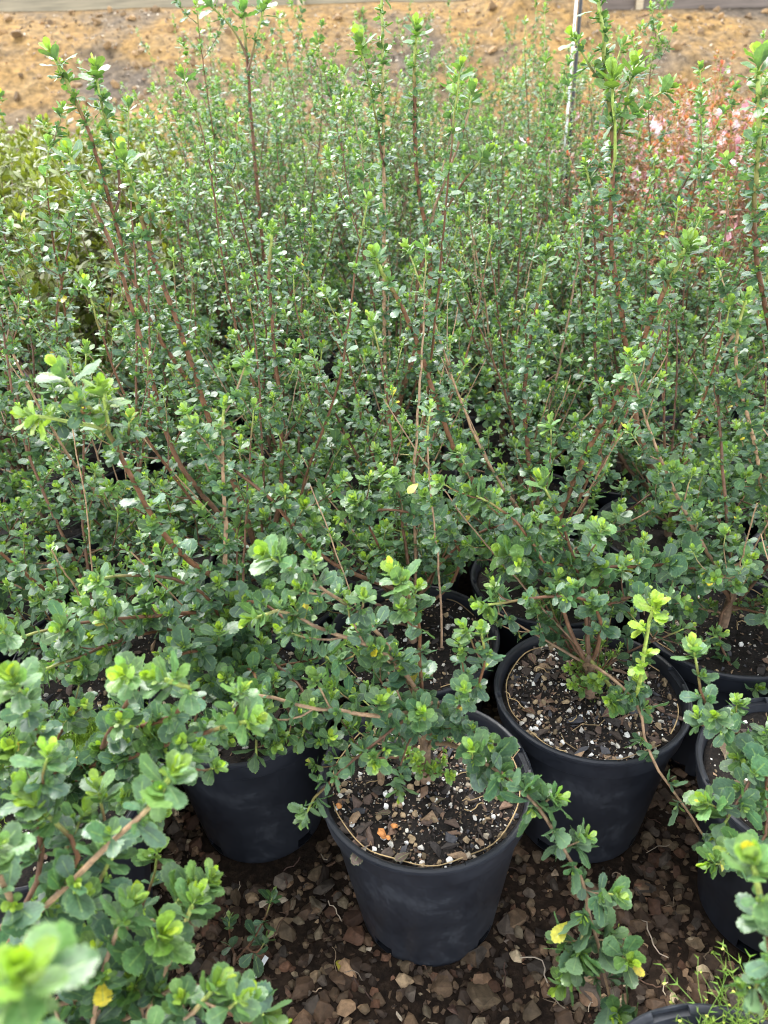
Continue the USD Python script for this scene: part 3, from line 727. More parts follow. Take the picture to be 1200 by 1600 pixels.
K[(1, 1)] = [
    ([(918, 1010, .83), (935, 960, .80), (900, 932, .78), (830, 935, .77), (762, 945, .76)], dict(L=.026, r0=.0035, r1=.0014, spacing=.019, start=.25, twigs=4, twig_len=(.015, .04), tip=9)),
    ([(925, 1040, .80), (975, 1075, .75), (995, 1100, .73), (1012, 1165, .69), (1042, 1220, .665), (1088, 1288, .64), (1120, 1340, .62)], dict(L=.028, r0=.0026, r1=.0013, spacing=.026, start=.3, cluster=(3, 5), tip=8, bark=TAN, big=1.15)),
    ([(993, 1088, .74), (1008, 1010, .735), (1022, 950, .73)], dict(L=.021, r0=.0030, r1=.0022, spacing=.03, start=.45, cluster=(2, 3), tip=8, tipL=.026, bark=GREEN * np.array([1.0, .9, .8]), fresh=.5, young=.6, green=.9)),
    ([(993, 1090, .74), (960, 1095, .73)], dict(L=.02, r0=.0016, r1=.001, spacing=.012, start=.3, tip=9)),
    ([(920, 1000, .84), (960, 940, .85), (1000, 930, .84), (1060, 935, .82)], dict(L=.025, r0=.003, r1=.0014, spacing=.019, start=.3, twigs=3, tip=9)),
    ([(915, 1000, .84), (870, 930, .86), (800, 810, .87), (745, 775, .87)], dict(L=.026, r0=.0035, r1=.0015, spacing=.019, start=.3, twigs=5, tip=11, tipL=.028)),
    ([(918, 1000, .84), (905, 900, .87), (870, 800, .88), (850, 760, .88)], dict(L=.027, r0=.0035, r1=.0015, spacing=.019, start=.35, twigs=5, tip=12, tipL=.03)),
]
K[(2, 2)] = [
    ([(1135, 960, .97), (1110, 900, .95), (1040, 882, .92), (990, 886, .90), (920, 884, .88), (850, 880, .87), (795, 866, .86)], dict(L=.037, r0=.0035, r1=.0018, spacing=.021, start=.2, twigs=3, twig_len=(.01, .03), tip=16, tipL=.028, big=1.15)),
    ([(1140, 960, .97), (1130, 900, .96), (1190, 860, .94), (1240, 830, .92)], dict(L=.03, r0=.003, r1=.0015, spacing=.022, start=.2, twigs=3, tip=9, bark=TAN)),
    ([(1135, 950, .97), (1060, 780, .98), (1005, 640, .98), (985, 560, .97)], dict(L=.025, r0=.004, r1=.0014, spacing=.019, start=.15, twigs=6, tip=9, bark=TAN)),
    ([(1140, 960, .95), (1130, 1020, .90), (1185, 1095, .85), (1210, 1120, .83)], dict(L=.026, r0=.0025, r1=.0013, spacing=.02, start=.3, twigs=2, tip=9)),
]
K[(2, 0)] = [
    ([(1215, 1180, .66), (1150, 1145, .65), (1120, 1130, .63), (1095, 1075, .62), (1085, 1020, .63)], dict(L=.027, r0=.003, r1=.0014, spacing=.02, start=.15, twigs=3, twig_len=(.02, .05), tip=9)),
    ([(1215, 1180, .66), (1180, 1200, .60), (1150, 1260, .56), (1130, 1290, .55)], dict(L=.032, r0=.003, r1=.0014, spacing=.02, start=.15, twigs=3, twig_len=(.02, .05), tip=9, big=1.15)),
    ([(1215, 1180, .66), (1200, 1260, .56), (1190, 1320, .53), (1150, 1330, .52)], dict(L=.032, r0=.003, r1=.0014, spacing=.02, start=.15, twigs=3, twig_len=(.02, .05), tip=9, big=1.15)),
]
K[(0, 2)] = [
    ([(640, 930, .97), (590, 910, .95), (530, 885, .93), (470, 838, .92), (430, 788, .92), (370, 738, .92), (315, 678, .92)], dict(L=.026, r0=.004, r1=.0017, spacing=.021, start=.22, twigs=6, twig_len=(.02, .05), tip=12, tipL=.03)),
    ([(690, 1012, .83), (686, 900, .86), (675, 790, .88), (668, 690, .89), (672, 640, .89)], dict(L=.018, r0=.0017, r1=.0010, spacing=.022, start=.2, cluster=(3, 5), dens=.75, tip=7, bark=TAN * 1.3)),
    ([(650, 950, .96), (600, 870, .93), (565, 800, .92), (560, 790, .91)], dict(L=.024, r0=.003, r1=.0015, spacing=.02, start=.3, twigs=3, tip=12, tipL=.026)),
    ([(650, 950, .96), (700, 830, .95), (640, 800, .93), (540, 805, .93)], dict(L=.022, r0=.003, r1=.0014, spacing=.02, start=.3, twigs=5, tip=9)),
    ([(655, 950, .97), (720, 850, .97), (790, 820, .95), (860, 840, .93)], dict(L=.025, r0=.003, r1=.0014, spacing=.02, start=.3, twigs=5, tip=9)),
]
K[(-1, 1)] = [
    ([(352, 1010, .84), (345, 915, .83), (300, 880, .80), (240, 810, .77), (205, 745, .76), (170, 680, .75), (138, 632, .745), (100, 588, .74)], dict(L=.024, r0=.0045, r1=.0022, spacing=.019, start=.3, twigs=4, twig_len=(.02, .05), tip=8, tipL=.03, young=.2, green=.18)),
    ([(168, 672, .75), (110, 660, .735), (55, 650, .72)], dict(L=.018, r0=.0024, r1=.0018, spacing=.03, start=.6, cluster=(2, 4), tip=8, tipL=.026, fresh=.4, young=.6, green=.9, bark=GREEN)),
    ([(170, 680, .75), (165, 640, .75), (160, 615, .75)], dict(L=.02, r0=.002, r1=.0018, spacing=.012, start=.3, cluster=(3, 5), tip=9, tipL=.026, fresh=.35, young=.6, green=.9, bark=GREEN)),
    ([(350, 1010, .84), (349, 915, .84), (351, 800, .86), (347, 690, .86), (350, 640, .86)], dict(L=.021, r0=.0045, r1=.0016, spacing=.02, start=.4, twigs=3, tip=8, bark=TAN)),
    ([(355, 990, .84), (330, 960, .82), (270, 960, .78), (200, 965, .74), (110, 975, .70), (20, 1000, .66)], dict(L=.03, r0=.0038, r1=.0016, spacing=.021, start=.2, twigs=5, twig_len=(.02, .05), tip=10, big=1.1)),
    ([(360, 990, .84), (390, 940, .80), (440, 960, .76), (480, 1000, .73), (520, 1035, .71)], dict(L=.03, r0=.0035, r1=.0016, spacing=.021, start=.15, twigs=4, twig_len=(.02, .05), tip=10, big=1.1)),
    ([(355, 1000, .83), (330, 1010, .77), (290, 1020, .72), (250, 1035, .68), (220, 1050, .66)], dict(L=.031, r0=.0032, r1=.0016, spacing=.021, start=.15, twigs=4, twig_len=(.02, .05), tip=12, big=1.1)),
    ([(355, 1000, .83), (380, 1040, .76), (400, 1060, .71), (395, 1090, .68)], dict(L=.03, r0=.003, r1=.0016, spacing=.02, start=.15, twigs=4, twig_len=(.02, .05), tip=12, big=1.1)),
]
K[(-1, 3)] = [
    ([(430, 880, 1.12), (370, 770, 1.10), (332, 670, 1.09), (310, 600, 1.08), (275, 500, 1.07), (235, 390, 1.06), (212, 310, 1.05), (196, 255, 1.04)], dict(L=.017, r0=.0052, r1=.0024, spacing=.015, start=.28, cluster=(5, 8), tip=10, tipL=.03, twigs=2, twig_len=(.015, .03), young=.16, green=.12, sides=8)),
    ([(425, 880, 1.13), (330, 790, 1.15), (268, 700, 1.16), (240, 600, 1.16), (205, 480, 1.16), (165, 360, 1.15), (130, 290, 1.15), (110, 245, 1.14)], dict(L=.017, r0=.0048, r1=.0022, spacing=.016, start=.4, cluster=(4, 7), tip=9, tipL=.026, twigs=2, twig_len=(.015, .03), young=.14, dens=.85, sides=8)),
    ([(430, 880, 1.12), (440, 700, 1.12), (428, 540, 1.12), (420, 430, 1.12), (425, 360, 1.12)], dict(L=.018, r0=.0045, r1=.0018, spacing=.017, start=.25, twigs=5, tip=9)),
]
K[(1, 3)] = [
    ([(850, 870, 1.12), (775, 790, 1.11), (715, 715, 1.10), (690, 650, 1.09), (655, 545, 1.08), (625, 475, 1.07), (603, 438, 1.06), (588, 405, 1.05)], dict(L=.019, r0=.0052, r1=.0024, spacing=.018, start=.24, cluster=(4, 8), tip=12, tipL=.024, twigs=2, twig_len=(.01, .025), sides=8)),
    ([(855, 870, 1.12), (890, 765, 1.09), (925, 690, 1.07), (955, 635, 1.06), (985, 578, 1.05), (1022, 490, 1.03), (1045, 440, 1.02), (1070, 390, 1.01)], dict(L=.021, r0=.0052, r1=.0028, spacing=.017, start=.22, cluster=(5, 8), tip=16, tipL=.03, twigs=4, twig_len=(.012, .03), sides=8)),
    ([(855, 870, 1.12), (830, 740, 1.13), (820, 600, 1.13), (845, 450, 1.12), (852, 410, 1.12)], dict(L=.02, r0=.0045, r1=.002, spacing=.017, start=.2, tip=12, tipL=.026, twigs=5, twig_len=(.02, .05))),
]
K[(2, 4)] = [
    ([(1040, 800, 1.26), (1000, 680, 1.26), (978, 545, 1.25), (968, 470, 1.24), (955, 380, 1.23), (958, 250, 1.22), (948, 130, 1.21), (940, 40, 1.20), (935, 0, 1.20)], dict(L=.019, r0=.0058, r1=.0024, spacing=.016, start=.35, cluster=(5, 8), tip=10, tipL=.032, young=.12, sides=8, green=.22)),
    ([(957, 235, 1.22), (975, 175, 1.20), (985, 130, 1.19), (990, 110, 1.19)], dict(L=.022, r0=.0026, r1=.0018, spacing=.016, start=.2, cluster=(3, 5), tip=10, tipL=.03, fresh=.3, green=.8)),
    ([(957, 220, 1.22), (1000, 170, 1.22), (1040, 140, 1.22)], dict(L=.02, r0=.0022, r1=.0014, spacing=.018, start=.3, cluster=(3, 5), tip=8, tipL=.026, fresh=.2, green=.7)),
    ([(950, 150, 1.21), (920, 100, 1.21), (898, 62, 1.21)], dict(L=.018, r0=.002, r1=.0014, spacing=.018, start=.3, cluster=(3, 5), tip=8, tipL=.022, fresh=.2, green=.7)),
    ([(956, 270, 1.22), (960, 200, 1.18), (958, 160, 1.17), (957, 130, 1.165)], dict(L=.022, r0=.0022, r1=.0018, spacing=.018, start=.5, cluster=(2, 4), tip=10, tipL=.034, fresh=.35, green=.9, bark=GREEN)),
    ([(1050, 800, 1.26), (1080, 690, 1.26), (1120, 570, 1.25), (1165, 490, 1.24), (1205, 420, 1.23)], dict(L=.019, r0=.005, r1=.002, spacing=.018, start=.3, tip=9, twigs=3, bark=TAN, sides=8)),
    ([(1045, 800, 1.27), (940, 640, 1.30), (930, 420, 1.32), (915, 260, 1.32)], dict(L=.018, r0=.004, r1=.0018, spacing=.017, start=.2, tip=9, twigs=5)),
]
K[(3, 3)] = [
    ([(1260, 870, 1.12), (1220, 700, 1.10), (1196, 480, 1.07), (1180, 380, 1.06), (1183, 250, 1.05), (1186, 160, 1.04), (1184, 105, 1.04)], dict(L=.021, r0=.0052, r1=.0024, spacing=.017, start=.2, cluster=(4, 7), tip=9, tipL=.032, young=.16, green=.22, sides=8)),
    ([(1255, 870, 1.12), (1180, 700, 1.08), (1150, 560, 1.06), (1165, 470, 1.05)], dict(L=.022, r0=.0045, r1=.002, spacing=.018, start=.2, twigs=4, tip=9, bark=TAN)),
]
K[(0, 6)] = [
    ([(640, 700, 1.55), (645, 560, 1.53), (672, 400, 1.50), (655, 300, 1.48), (648, 200, 1.46), (648, 110, 1.44), (650, 50, 1.43)], dict(L=.02, r0=.0055, r1=.0026, spacing=.018, start=.2, cluster=(4, 8), tip=9, tipL=.03, young=.15, sides=8)),
    ([(668, 380, 1.50), (700, 270, 1.48), (722, 210, 1.47), (737, 150, 1.46)], dict(L=.02, r0=.003, r1=.002, spacing=.02, start=.3, cluster=(3, 6), tip=10, tipL=.03, dens=.7, bark=TAN)),
    ([(650, 470, 1.52), (680, 360, 1.47), (720, 290, 1.45), (755, 245, 1.44)], dict(L=.019, r0=.003, r1=.002, spacing=.02, start=.35, cluster=(3, 6), tip=14, tipL=.028, dens=.7)),
    ([(640, 700, 1.55), (600, 480, 1.55), (600, 250, 1.52), (598, 110, 1.5), (597, 20, 1.5), (597, -30, 1.5)], dict(L=.02, r0=.005, r1=.0022, spacing=.019, start=.2, tip=9, tipL=.03, bark=TAN, young=.3, green=.3)),
    ([(600, 260, 1.52), (580, 150, 1.5), (563, 70, 1.49)], dict(L=.02, r0=.0028, r1=.0018, spacing=.018, start=.2, tip=9, tipL=.032, fresh=.25, green=.8)),
]
K[(-1, 5)] = [
    ([(440, 760, 1.40), (330, 640, 1.38), (225, 480, 1.36), (178, 340, 1.34), (150, 240, 1.32), (115, 150, 1.30), (86, 92, 1.29)], dict(L=.02, r0=.005, r1=.0022, spacing=.018, start=.3, tip=9, tipL=.03, young=.2, twigs=2, twig_len=(.02, .04))),
    ([(178, 340, 1.34), (175, 220, 1.33), (158, 160, 1.32), (150, 115, 1.32)], dict(L=.02, r0=.0026, r1=.0018, spacing=.018, start=.3, tip=9, tipL=.03, fresh=.15, green=.6)),
    ([(440, 760, 1.40), (420, 560, 1.40), (470, 420, 1.38), (490, 350, 1.37)], dict(L=.018, r0=.004, r1=.0018, spacing=.017, start=.2, tip=9, twigs=5)),
]
K[(-1, 9)] = [
    ([(435, 600, 1.98), (415, 420, 1.96), (400, 270, 1.94), (390, 150, 1.92), (384, 70, 1.9), (380, 20, 1.9)], dict(L=.024, r0=.006, r1=.0028, spacing=.02, start=.2, tip=9, tipL=.035, twigs=2, twig_len=(.02, .04))),
    ([(386, 90, 1.9), (360, 40, 1.89), (328, 8, 1.88)], dict(L=.022, r0=.003, r1=.002, spacing=.025, start=.4, tip=8, tipL=.034, cluster=(2, 4), green=.8)),
    ([(388, 110, 1.9), (400, 60, 1.89), (412, 15, 1.88)], dict(L=.022, r0=.003, r1=.002, spacing=.025, start=.4, tip=8, tipL=.034, cluster=(2, 4), green=.8)),
]
K[(-2, 0)] = [
    ([(60, 1230, .66), (100, 1255, .60), (70, 1170, .54), (40, 1110, .52), (25, 1070, .51)], dict(L=.027, r0=.004, r1=.0024, spacing=.019, start=.3, twigs=4, twig_len=(.015, .03), tip=14, tipL=.028)),
    ([(60, 1240, .66), (90, 1290, .58), (60, 1240, .53), (22, 1180, .51)], dict(L=.026, r0=.0035, r1=.002, spacing=.019, start=.35, twigs=3, twig_len=(.015, .03), tip=12, tipL=.028, bark=TAN)),
    ([(80, 1235, .65), (140, 1200, .60), (200, 1165, .57), (240, 1150, .55)], dict(L=.024, r0=.003, r1=.002, spacing=.017, start=.2, twigs=4, twig_len=(.015, .03), tip=14, tipL=.026)),
    ([(80, 1235, .65), (180, 1150, .58), (280, 1110, .54), (300, 1080, .53), (258, 1062, .52)], dict(L=.027, r0=.003, r1=.0024, spacing=.019, start=.3, twigs=4, twig_len=(.015, .03), tip=14, tipL=.026)),
    ([(85, 1235, .65), (190, 1190, .57), (300, 1150, .53), (385, 1128, .51)], dict(L=.025, r0=.003, r1=.0022, spacing=.019, start=.4, twigs=4, twig_len=(.015, .03), tip=14, tipL=.025)),
    ([(180, 1150, .58), (205, 1090, .55), (215, 1050, .54), (200, 1055, .53)], dict(L=.025, r0=.0026, r1=.002, spacing=.018, start=.3, twigs=2, twig_len=(.015, .03), tip=14, tipL=.026)),
]
K[(-2, 0)] += [
    ([(60, 1230, .66), (150, 1225, .60), (190, 1240, .57), (225, 1250, .55)], dict(L=.026, r0=.003, r1=.002, spacing=.018, start=.25, twigs=3, twig_len=(.015, .04), tip=12, tipL=.025)),
    ([(60, 1235, .66), (30, 1230, .60), (-20, 1200, .57)], dict(L=.027, r0=.003, r1=.002, spacing=.018, start=.25, twigs=3, twig_len=(.015, .04), tip=10)),
    ([(75, 1230, .65), (190, 1230, .58), (250, 1215, .55), (300, 1175, .54)], dict(L=.026, r0=.003, r1=.002, spacing=.018, start=.3, twigs=4, twig_len=(.015, .04), tip=12, tipL=.025)),
]
K[(-1, 1)] += [
    ([(355, 1000, .83), (420, 1060, .76), (450, 1110, .72), (505, 1145, .70)], dict(L=.027, r0=.003, r1=.0016, spacing=.019, start=.2, twigs=4, twig_len=(.02, .05), tip=10)),
    ([(350, 1000, .83), (250, 985, .77), (150, 1015, .71), (60, 1050, .67)], dict(L=.028, r0=.003, r1=.0016, spacing=.019, start=.2, twigs=6, twig_len=(.02, .05), tip=10)),
    ([(355, 1000, .83), (330, 1060, .75), (310, 1110, .71), (300, 1165, .69)], dict(L=.028, r0=.003, r1=.0016, spacing=.018, start=.2, twigs=6, twig_len=(.02, .06), tip=10)),
    ([(370, 1000, .83), (430, 1040, .77), (480, 1090, .72), (472, 1150, .69)], dict(L=.028, r0=.003, r1=.0016, spacing=.018, start=.2, twigs=6, twig_len=(.02, .06), tip=10)),
    ([(360, 1000, .83), (370, 1060, .74), (395, 1120, .69), (400, 1180, .67)], dict(L=.028, r0=.003, r1=.0016, spacing=.018, start=.25, twigs=6, twig_len=(.02, .05), tip=10)),
    ([(350, 1000, .83), (320, 930, .80), (240, 900, .77), (150, 905, .74)], dict(L=.026, r0=.003, r1=.0016, spacing=.019, start=.2, twigs=6, twig_len=(.02, .05), tip=10)),
]
K[(-2, -2)] = [
    ([(-20, 1600, .40), (35, 1510, .40), (42, 1445, .40), (110, 1380, .40), (165, 1325, .405), (230, 1265, .41), (265, 1215, .415)], dict(L=.034, r0=.0042, r1=.002, spacing=.024, start=.35, cluster=(3, 6), tip=12, tipL=.026, bark=TAN, big=1.1)),
    ([(42, 1445, .40), (15, 1400, .39), (-15, 1330, .38)], dict(L=.034, r0=.003, r1=.002, spacing=.024, start=.2, cluster=(3, 6), tip=10, bark=TAN)),
    ([(0, 1500, .40), (60, 1420, .42), (120, 1340, .43), (70, 1270, .44)], dict(L=.033, r0=.003, r1=.002, spacing=.024, start=.2, cluster=(3, 6), tip=12, tipL=.03)),
    ([(0, 1450, .40), (60, 1370, .42), (62, 1300, .44), (40, 1245, .45)], dict(L=.03, r0=.0026, r1=.002, spacing=.022, start=.2, cluster=(4, 7), twigs=2, tip=12, tipL=.026)),
    ([(10, 1480, .40), (110, 1430, .42), (150, 1385, .43), (175, 1340, .44)], dict(L=.032, r0=.0026, r1=.002, spacing=.022, start=.2, cluster=(4, 7), twigs=2, tip=12, tipL=.026)),
    # a tall shoot that leans right up to the lens
    ([(-60, 1900, .25), (-40, 1720, .215), (10, 1620, .20), (30, 1540, .19)], dict(L=.040, r0=.003, r1=.002, spacing=.016, start=.4, cluster=(4, 7), tip=12, tipL=.03, fresh=.1)),
]
K[(-1, -3)] = [
    ([(0, 1560, .40), (90, 1520, .41), (160, 1460, .42), (240, 1440, .43), (285, 1400, .44)], dict(L=.035, r0=.003, r1=.002, spacing=.022, start=.25, cluster=(4, 7), twigs=3, twig_len=(.02, .04), tip=12, bark=TAN, big=1.1)),
    ([(20, 1600, .38), (120, 1560, .385), (200, 1500, .39), (245, 1465, .39)], dict(L=.036, r0=.003, r1=.002, spacing=.022, start=.25, cluster=(4, 7), twigs=3, twig_len=(.02, .04), tip=12, bark=TAN, big=1.1)),
    ([(60, 1640, .37), (180, 1600, .37), (300, 1540, .375), (360, 1560, .375), (410, 1585, .37)], dict(L=.036, r0=.003, r1=.002, spacing=.023, start=.25, cluster=(3, 6), twigs=2, twig_len=(.02, .04), tip=9, bark=TAN, big=1.1)),
    ([(90, 1560, .42), (200, 1450, .46), (240, 1370, .475), (245, 1335, .48)], dict(L=.026, r0=.0025, r1=.0012, spacing=.026, start=.45, cluster=(2, 4), tip=7)),
    ([(190, 1720, .33), (235, 1570, .37), (275, 1480, .40), (300, 1415, .42)], dict(L=.030, r0=.0028, r1=.002, spacing=.021, start=.3, cluster=(4, 7), twigs=3, twig_len=(.02, .04), tip=12, tipL=.026, bark=TAN)),
    ([(140, 1700, .33), (150, 1570, .36), (170, 1490, .38), (200, 1420, .40)], dict(L=.030, r0=.0028, r1=.002, spacing=.021, start=.3, cluster=(4, 7), twigs=3, twig_len=(.02, .04), tip=12, tipL=.026, bark=TAN)),
    ([(220, 1720, .31), (260, 1620, .33), (310, 1575, .345), (330, 1550, .35)], dict(L=.030, r0=.0028, r1=.002, spacing=.021, start=.3, cluster=(4, 7), twigs=3, twig_len=(.02, .04), tip=12, tipL=.026, bark=TAN)),
]
K[(2, -2)] = [
    ([(1330, 1560, .36), (1240, 1560, .32), (1205, 1480, .32), (1190, 1400, .325), (1178, 1355, .33)], dict(L=.026, r0=.0035, r1=.002, spacing=.02, start=.45, cluster=(4, 7), tip=14, tipL=.024, fresh=.08)),
    ([(1215, 1500, .32), (1195, 1520, .315), (1180, 1545, .31)], dict(L=.022, r0=.002, r1=.0015, spacing=.02, start=.3, cluster=(3, 5), tip=9, tipL=.02)),
]
# how much free growth each near plant has besides: leaders, spreaders, azimuth range (radians), density, length of the spreaders
FREE = {
    (0, 0): (0, 3, (1.5, 3.4), 1, (.10, .18)), (-1, -3): (0, 1, (1.5, 3), 1, (.1, .18)), (1, 1): (0, 6, (.5, 2.9), 1, (.10, .2)), (2, 2): (2, 8, (0, 6.28), 1, (.12, .25)), (2, 0): (1, 3, (-.6, 1.6), 1, (.12, .22)),
    (0, 2): (2, 9, (.4, 3.4), 1, (.12, .26)), (-1, 1): (1, 9, (1.2, 5.9), 1, (.12, .22)), (-1, 3): (3, 12, (0, 6.28), 1, (.16, .3)), (1, 3): (3, 13, (0, 6.28), 1, (.16, .3)),
    (2, 4): (3, 8, (0, 6.28), 1, (.18, .32)), (3, 3): (3, 7, (0, 6.28), 1, (.16, .3)), (0, 6): (4, 9, (0, 6.28), 1, (.2, .36)), (-1, 5): (4, 9, (0, 6.28), 1, (.2, .36)),
    (-1, 9): (5, 8, (0, 6.28), 1, (.2, .36)), (-2, 0): (0, 3, (4.0, 5.6), 1, (.12, .2)), (-2, -2): (0, 1, (2, 3), 1, (.1, .2)), (2, -2): (0, 1, (-.5, .5), 1, (.1, .2)),
    (-2, 2): (3, 9, (0, 6.28), 1, (.16, .28)), (0, 4): (4, 12, (0, 6.28), 1, (.16, .3)), (-2, 4): (5, 12, (0, 6.28), 1, (.18, .32)), (-3, 3): (5, 13, (0, 6.28), 1, (.18, .32)),
    (-3, 1): (3, 9, (0, 6.28), 1, (.16, .28)), (1, 5): (4, 9, (0, 6.28), 1, (.2, .36)), (3, 1): (3, 6, (0, 6.28), 1, (.16, .28)), (3, 5): (4, 8, (0, 6.28), 1, (.18, .32)),
}
LABEL = {
    (0, 0): 'shrub in the frontmost black pot with open soil, one long branch arching right',
    (1, 1): 'shrub in pot right of the front one, pale green shoot rising from its bare soil',
    (2, 2): 'shrub behind the pale green shoot, long branch of big leaves reaching left',
    (2, 0): 'shrub in dark pot cut off by right edge, branches hanging down its side',
    (0, 2): 'shrub directly behind the frontmost pot, thin tan twigs hanging over its soil',
    (-1, 1): 'shrub over the deeply shaded black pot, yellow green forked tip at its upper left',
    (-1, 3): 'shrub with tall red brown stems leaning left, pale leaf tips high at left',
    (1, 3): 'centre right shrub with bare red stem leaning left and dense yellow tipped one leaning right',
    (2, 4): 'shrub with the tallest upright leader at right, bright fresh leaves clustered at its top',
    (3, 3): 'shrub on the right edge with tall dark stem and rounded pale green tip',
    (0, 6): 'shrub in mid bed whose leader forks into three tips against the bank',
    (-1, 5): 'shrub whose two pale tips at upper left stand before the olive leaved plants',
    (-1, 9): 'shrub whose lone tall leader with forked tip reaches up to the timber board',
    (-2, 0): 'lower left shrub with fine moss like weed in its pot and bright blurred rosettes',
    (-2, -2): 'shrub nearest the lens in bottom left corner, large blurred leaves and forked tan branch',
    (-1, -3): 'shrub at lower left edge of the bare gravel, broad leaves spilling onto the stones',
    (2, -2): 'shrub at lower right edge showing only a blurred pale leafy shoot',
    (-2, 2): 'shrub at left behind the weedy pot, white specked soil showing under its leaves',
    (0, 4): 'shrub third pot back in centre column, black pot rim glimpsed between branches',
    (-2, 4): 'shrub left of the tan upright stem, low branches over white specked soil',
    (-3, 3): 'shrub on the left edge halfway down, brown stems leaning out of picture',
    (-3, 1): 'shrub on left edge above the blurred corner leaves, mostly out of view',
    (1, 5): 'shrub just right of centre behind the bare red stem, pot hidden',
    (3, 1): 'shrub beyond right edge above the cut off pot, few leaves reaching in',
    (3, 5): 'shrub behind the tall dark stem on right edge, tan branches crossing',
}
SINGLE = {(-1, -3): 280, (0, 0): 300, (1, 1): 300, (2, 2): 300, (2, 0): 220, (0, 2): 300, (-1, 1): 300, (-2, 0): 300, (-2, -2): 260, (2, -2): 60, (-1, 3): 260, (1, 3): 280, (2, 4): 220, (3, 3): 150, (-2, 2): 220, (0, 4): 180, (0, 6): 160, (-1, 5): 160, (-2, 4): 140, (-3, 3): 100, (1, 5): 140, (-3, 1): 60, (3, 1): 30, (3, 5): 80, (-1, 9): 80}
BITS = {(0, 0): (150, 1900), (1, 1): (150, 1900), (2, 2): (40, 500), (2, 0): (40, 500), (0, 2): (50, 600), (-1, 1): (40, 500), (-2, 2): (40, 500), (-2, 0): (20, 200)}

near = {}
for (i, j), (nl, ns, az, dens, spl) in FREE.items():
    x, y = NUDGE.get((i, j), slot_xy(i, j))
    P = Plant(500 + i * 31 + j * 17)
    rng = P.rng
    top = trunk(P, .075, rng.uniform(-.012, .012, 2), .0085)
    org = np.array([x, y, 0.0])
    for pts, kw in K.get((i, j), ()):
        pw = np.array([at(*q) for q in pts]) - org
        kw = dict(kw)
        if kw['L'] >= .0225: kw['L'] *= 1.12
        if kw['L'] < .0225: kw['L'] *= 1.25; kw['spacing'] = kw.get('spacing', .02) * .8; kw.setdefault('ros', (.7, 1.0)); kw['cluster'] = tuple(q + 1 for q in kw.get('cluster', (5, 9)))
        if np.hypot(*pw[0][:2]) < .14 and pw[0][2] < .60 and (i, j) not in ((-2, -2), (2, -2), (-1, -3)):      # starts at the trunk
            first = top - [0, 0, rng.uniform(0, .03)]
            pw = np.vstack([first, pw]) if np.linalg.norm(pw[0] - first) > .05 else np.vstack([first, pw[1:]])
        elif (i, j) in ((-2, -2), (2, -2), (-1, -3)) and pw[0][2] < .8 and (pts[0][1] > 1540 or (i, j) == (-1, -3)):
            pw = np.vstack([top, .5 * (top + pw[0]) + [0, 0, .02], pw])
        if kw['r0'] >= .0045: kw['r0'] *= 1.12; kw['r1'] *= 1.1; kw['bark'] = kw.get('bark', RED) * 1.15
        P.stem(pw, kw.pop('r0'), kw.pop('r1'), kw.pop('L'), **kw)
    bushy(P, nl, ns, az, dens, spl=spl, top=top, Ls=.0275, Ll=.0195, basal={(0, 0): 9, (1, 1): 16}.get((i, j), True))
    b, fn = BITS.get((i, j), (0, 80))
    near[(i, j)] = build_shrub(P, (x, y, 0), LABEL[(i, j)], None, singles=SINGLE.get((i, j), 60), bits=b, fines=fn, soil_seed=(i + 5) * 13 + j + 5)

# ------------------------------------------------------------------ the rest of the bed: a few kinds of growth, copied
WORDS = {'mid': ('small leaved green shrub packed in the middle of the bed, %s', 'potted shrubs in the middle of the bed, %s'),
         'far': ('small leaved green shrub in the soft focus rows near the bank, %s', 'potted shrubs in the back rows near the bank, %s'),
         'olive': ('olive green plant with longer pointed leaves at the back left, %s', 'olive leaved plants at the back left, %s'),
         'pink': ('wispy red tinted plant with pale pink flowers at back right, %s', 'red tinted flowering plants at the back right, %s')}
def words(kd, x, y):
    u = project(np.array([x, y, .6]))[0]
    if kd in ('mid', 'far'): z = 'left third' if u < 420 else 'centre' if u < 760 else 'right third'
    else: z = 'nearer half' if y < 3.0 else 'farther half'
    return WORDS[kd][0] % z, WORDS[kd][1] % z
OLV = (np.array([.075, .092, .009]), np.array([.125, .14, .012]), np.array([.23, .25, .025]))
PNK = (np.array([.05, .10, .04]), np.array([.25, .12, .07]), np.array([.52, .11, .10]))

def make_model(kind, seed):
    P = Plant(seed, {'olive': OLV, 'pink': PNK}.get(kind))
    r = P.rng
    if kind in ('mid', 'far'):
        bushy(P, 6 if kind == 'mid' else 9, 9, heart=4 if kind == 'mid' else 0, dens=1.12, hscale=1.02 if kind == 'mid' else 1.14, spl=(.2, .38), basal=False, Ls=.0295, Ll=.0225)
    elif kind == 'olive':
        top = trunk(P, .05)
        for k in range(16):
            random_stem(P, top, r.uniform(0, 6.28), math.radians(r.uniform(50, 84)), r.uniform(.36, .58), .056, .5, cluster=(2, 4), spacing=.026, start=.15, young=.2, tip=7, tipL=.04, bark=TAN * .7)
    else:
        top = trunk(P, .05)
        for k in range(20):
            random_stem(P, top, r.uniform(0, 6.28), math.radians(r.uniform(45, 84)), r.uniform(.3, .68), .022, .4, cluster=(3, 5), spacing=.022, start=.12, young=.35, tip=8, tipL=.022, bark=np.array([.3, .12, .09]), twigs=3, fresh=.12)
    return P

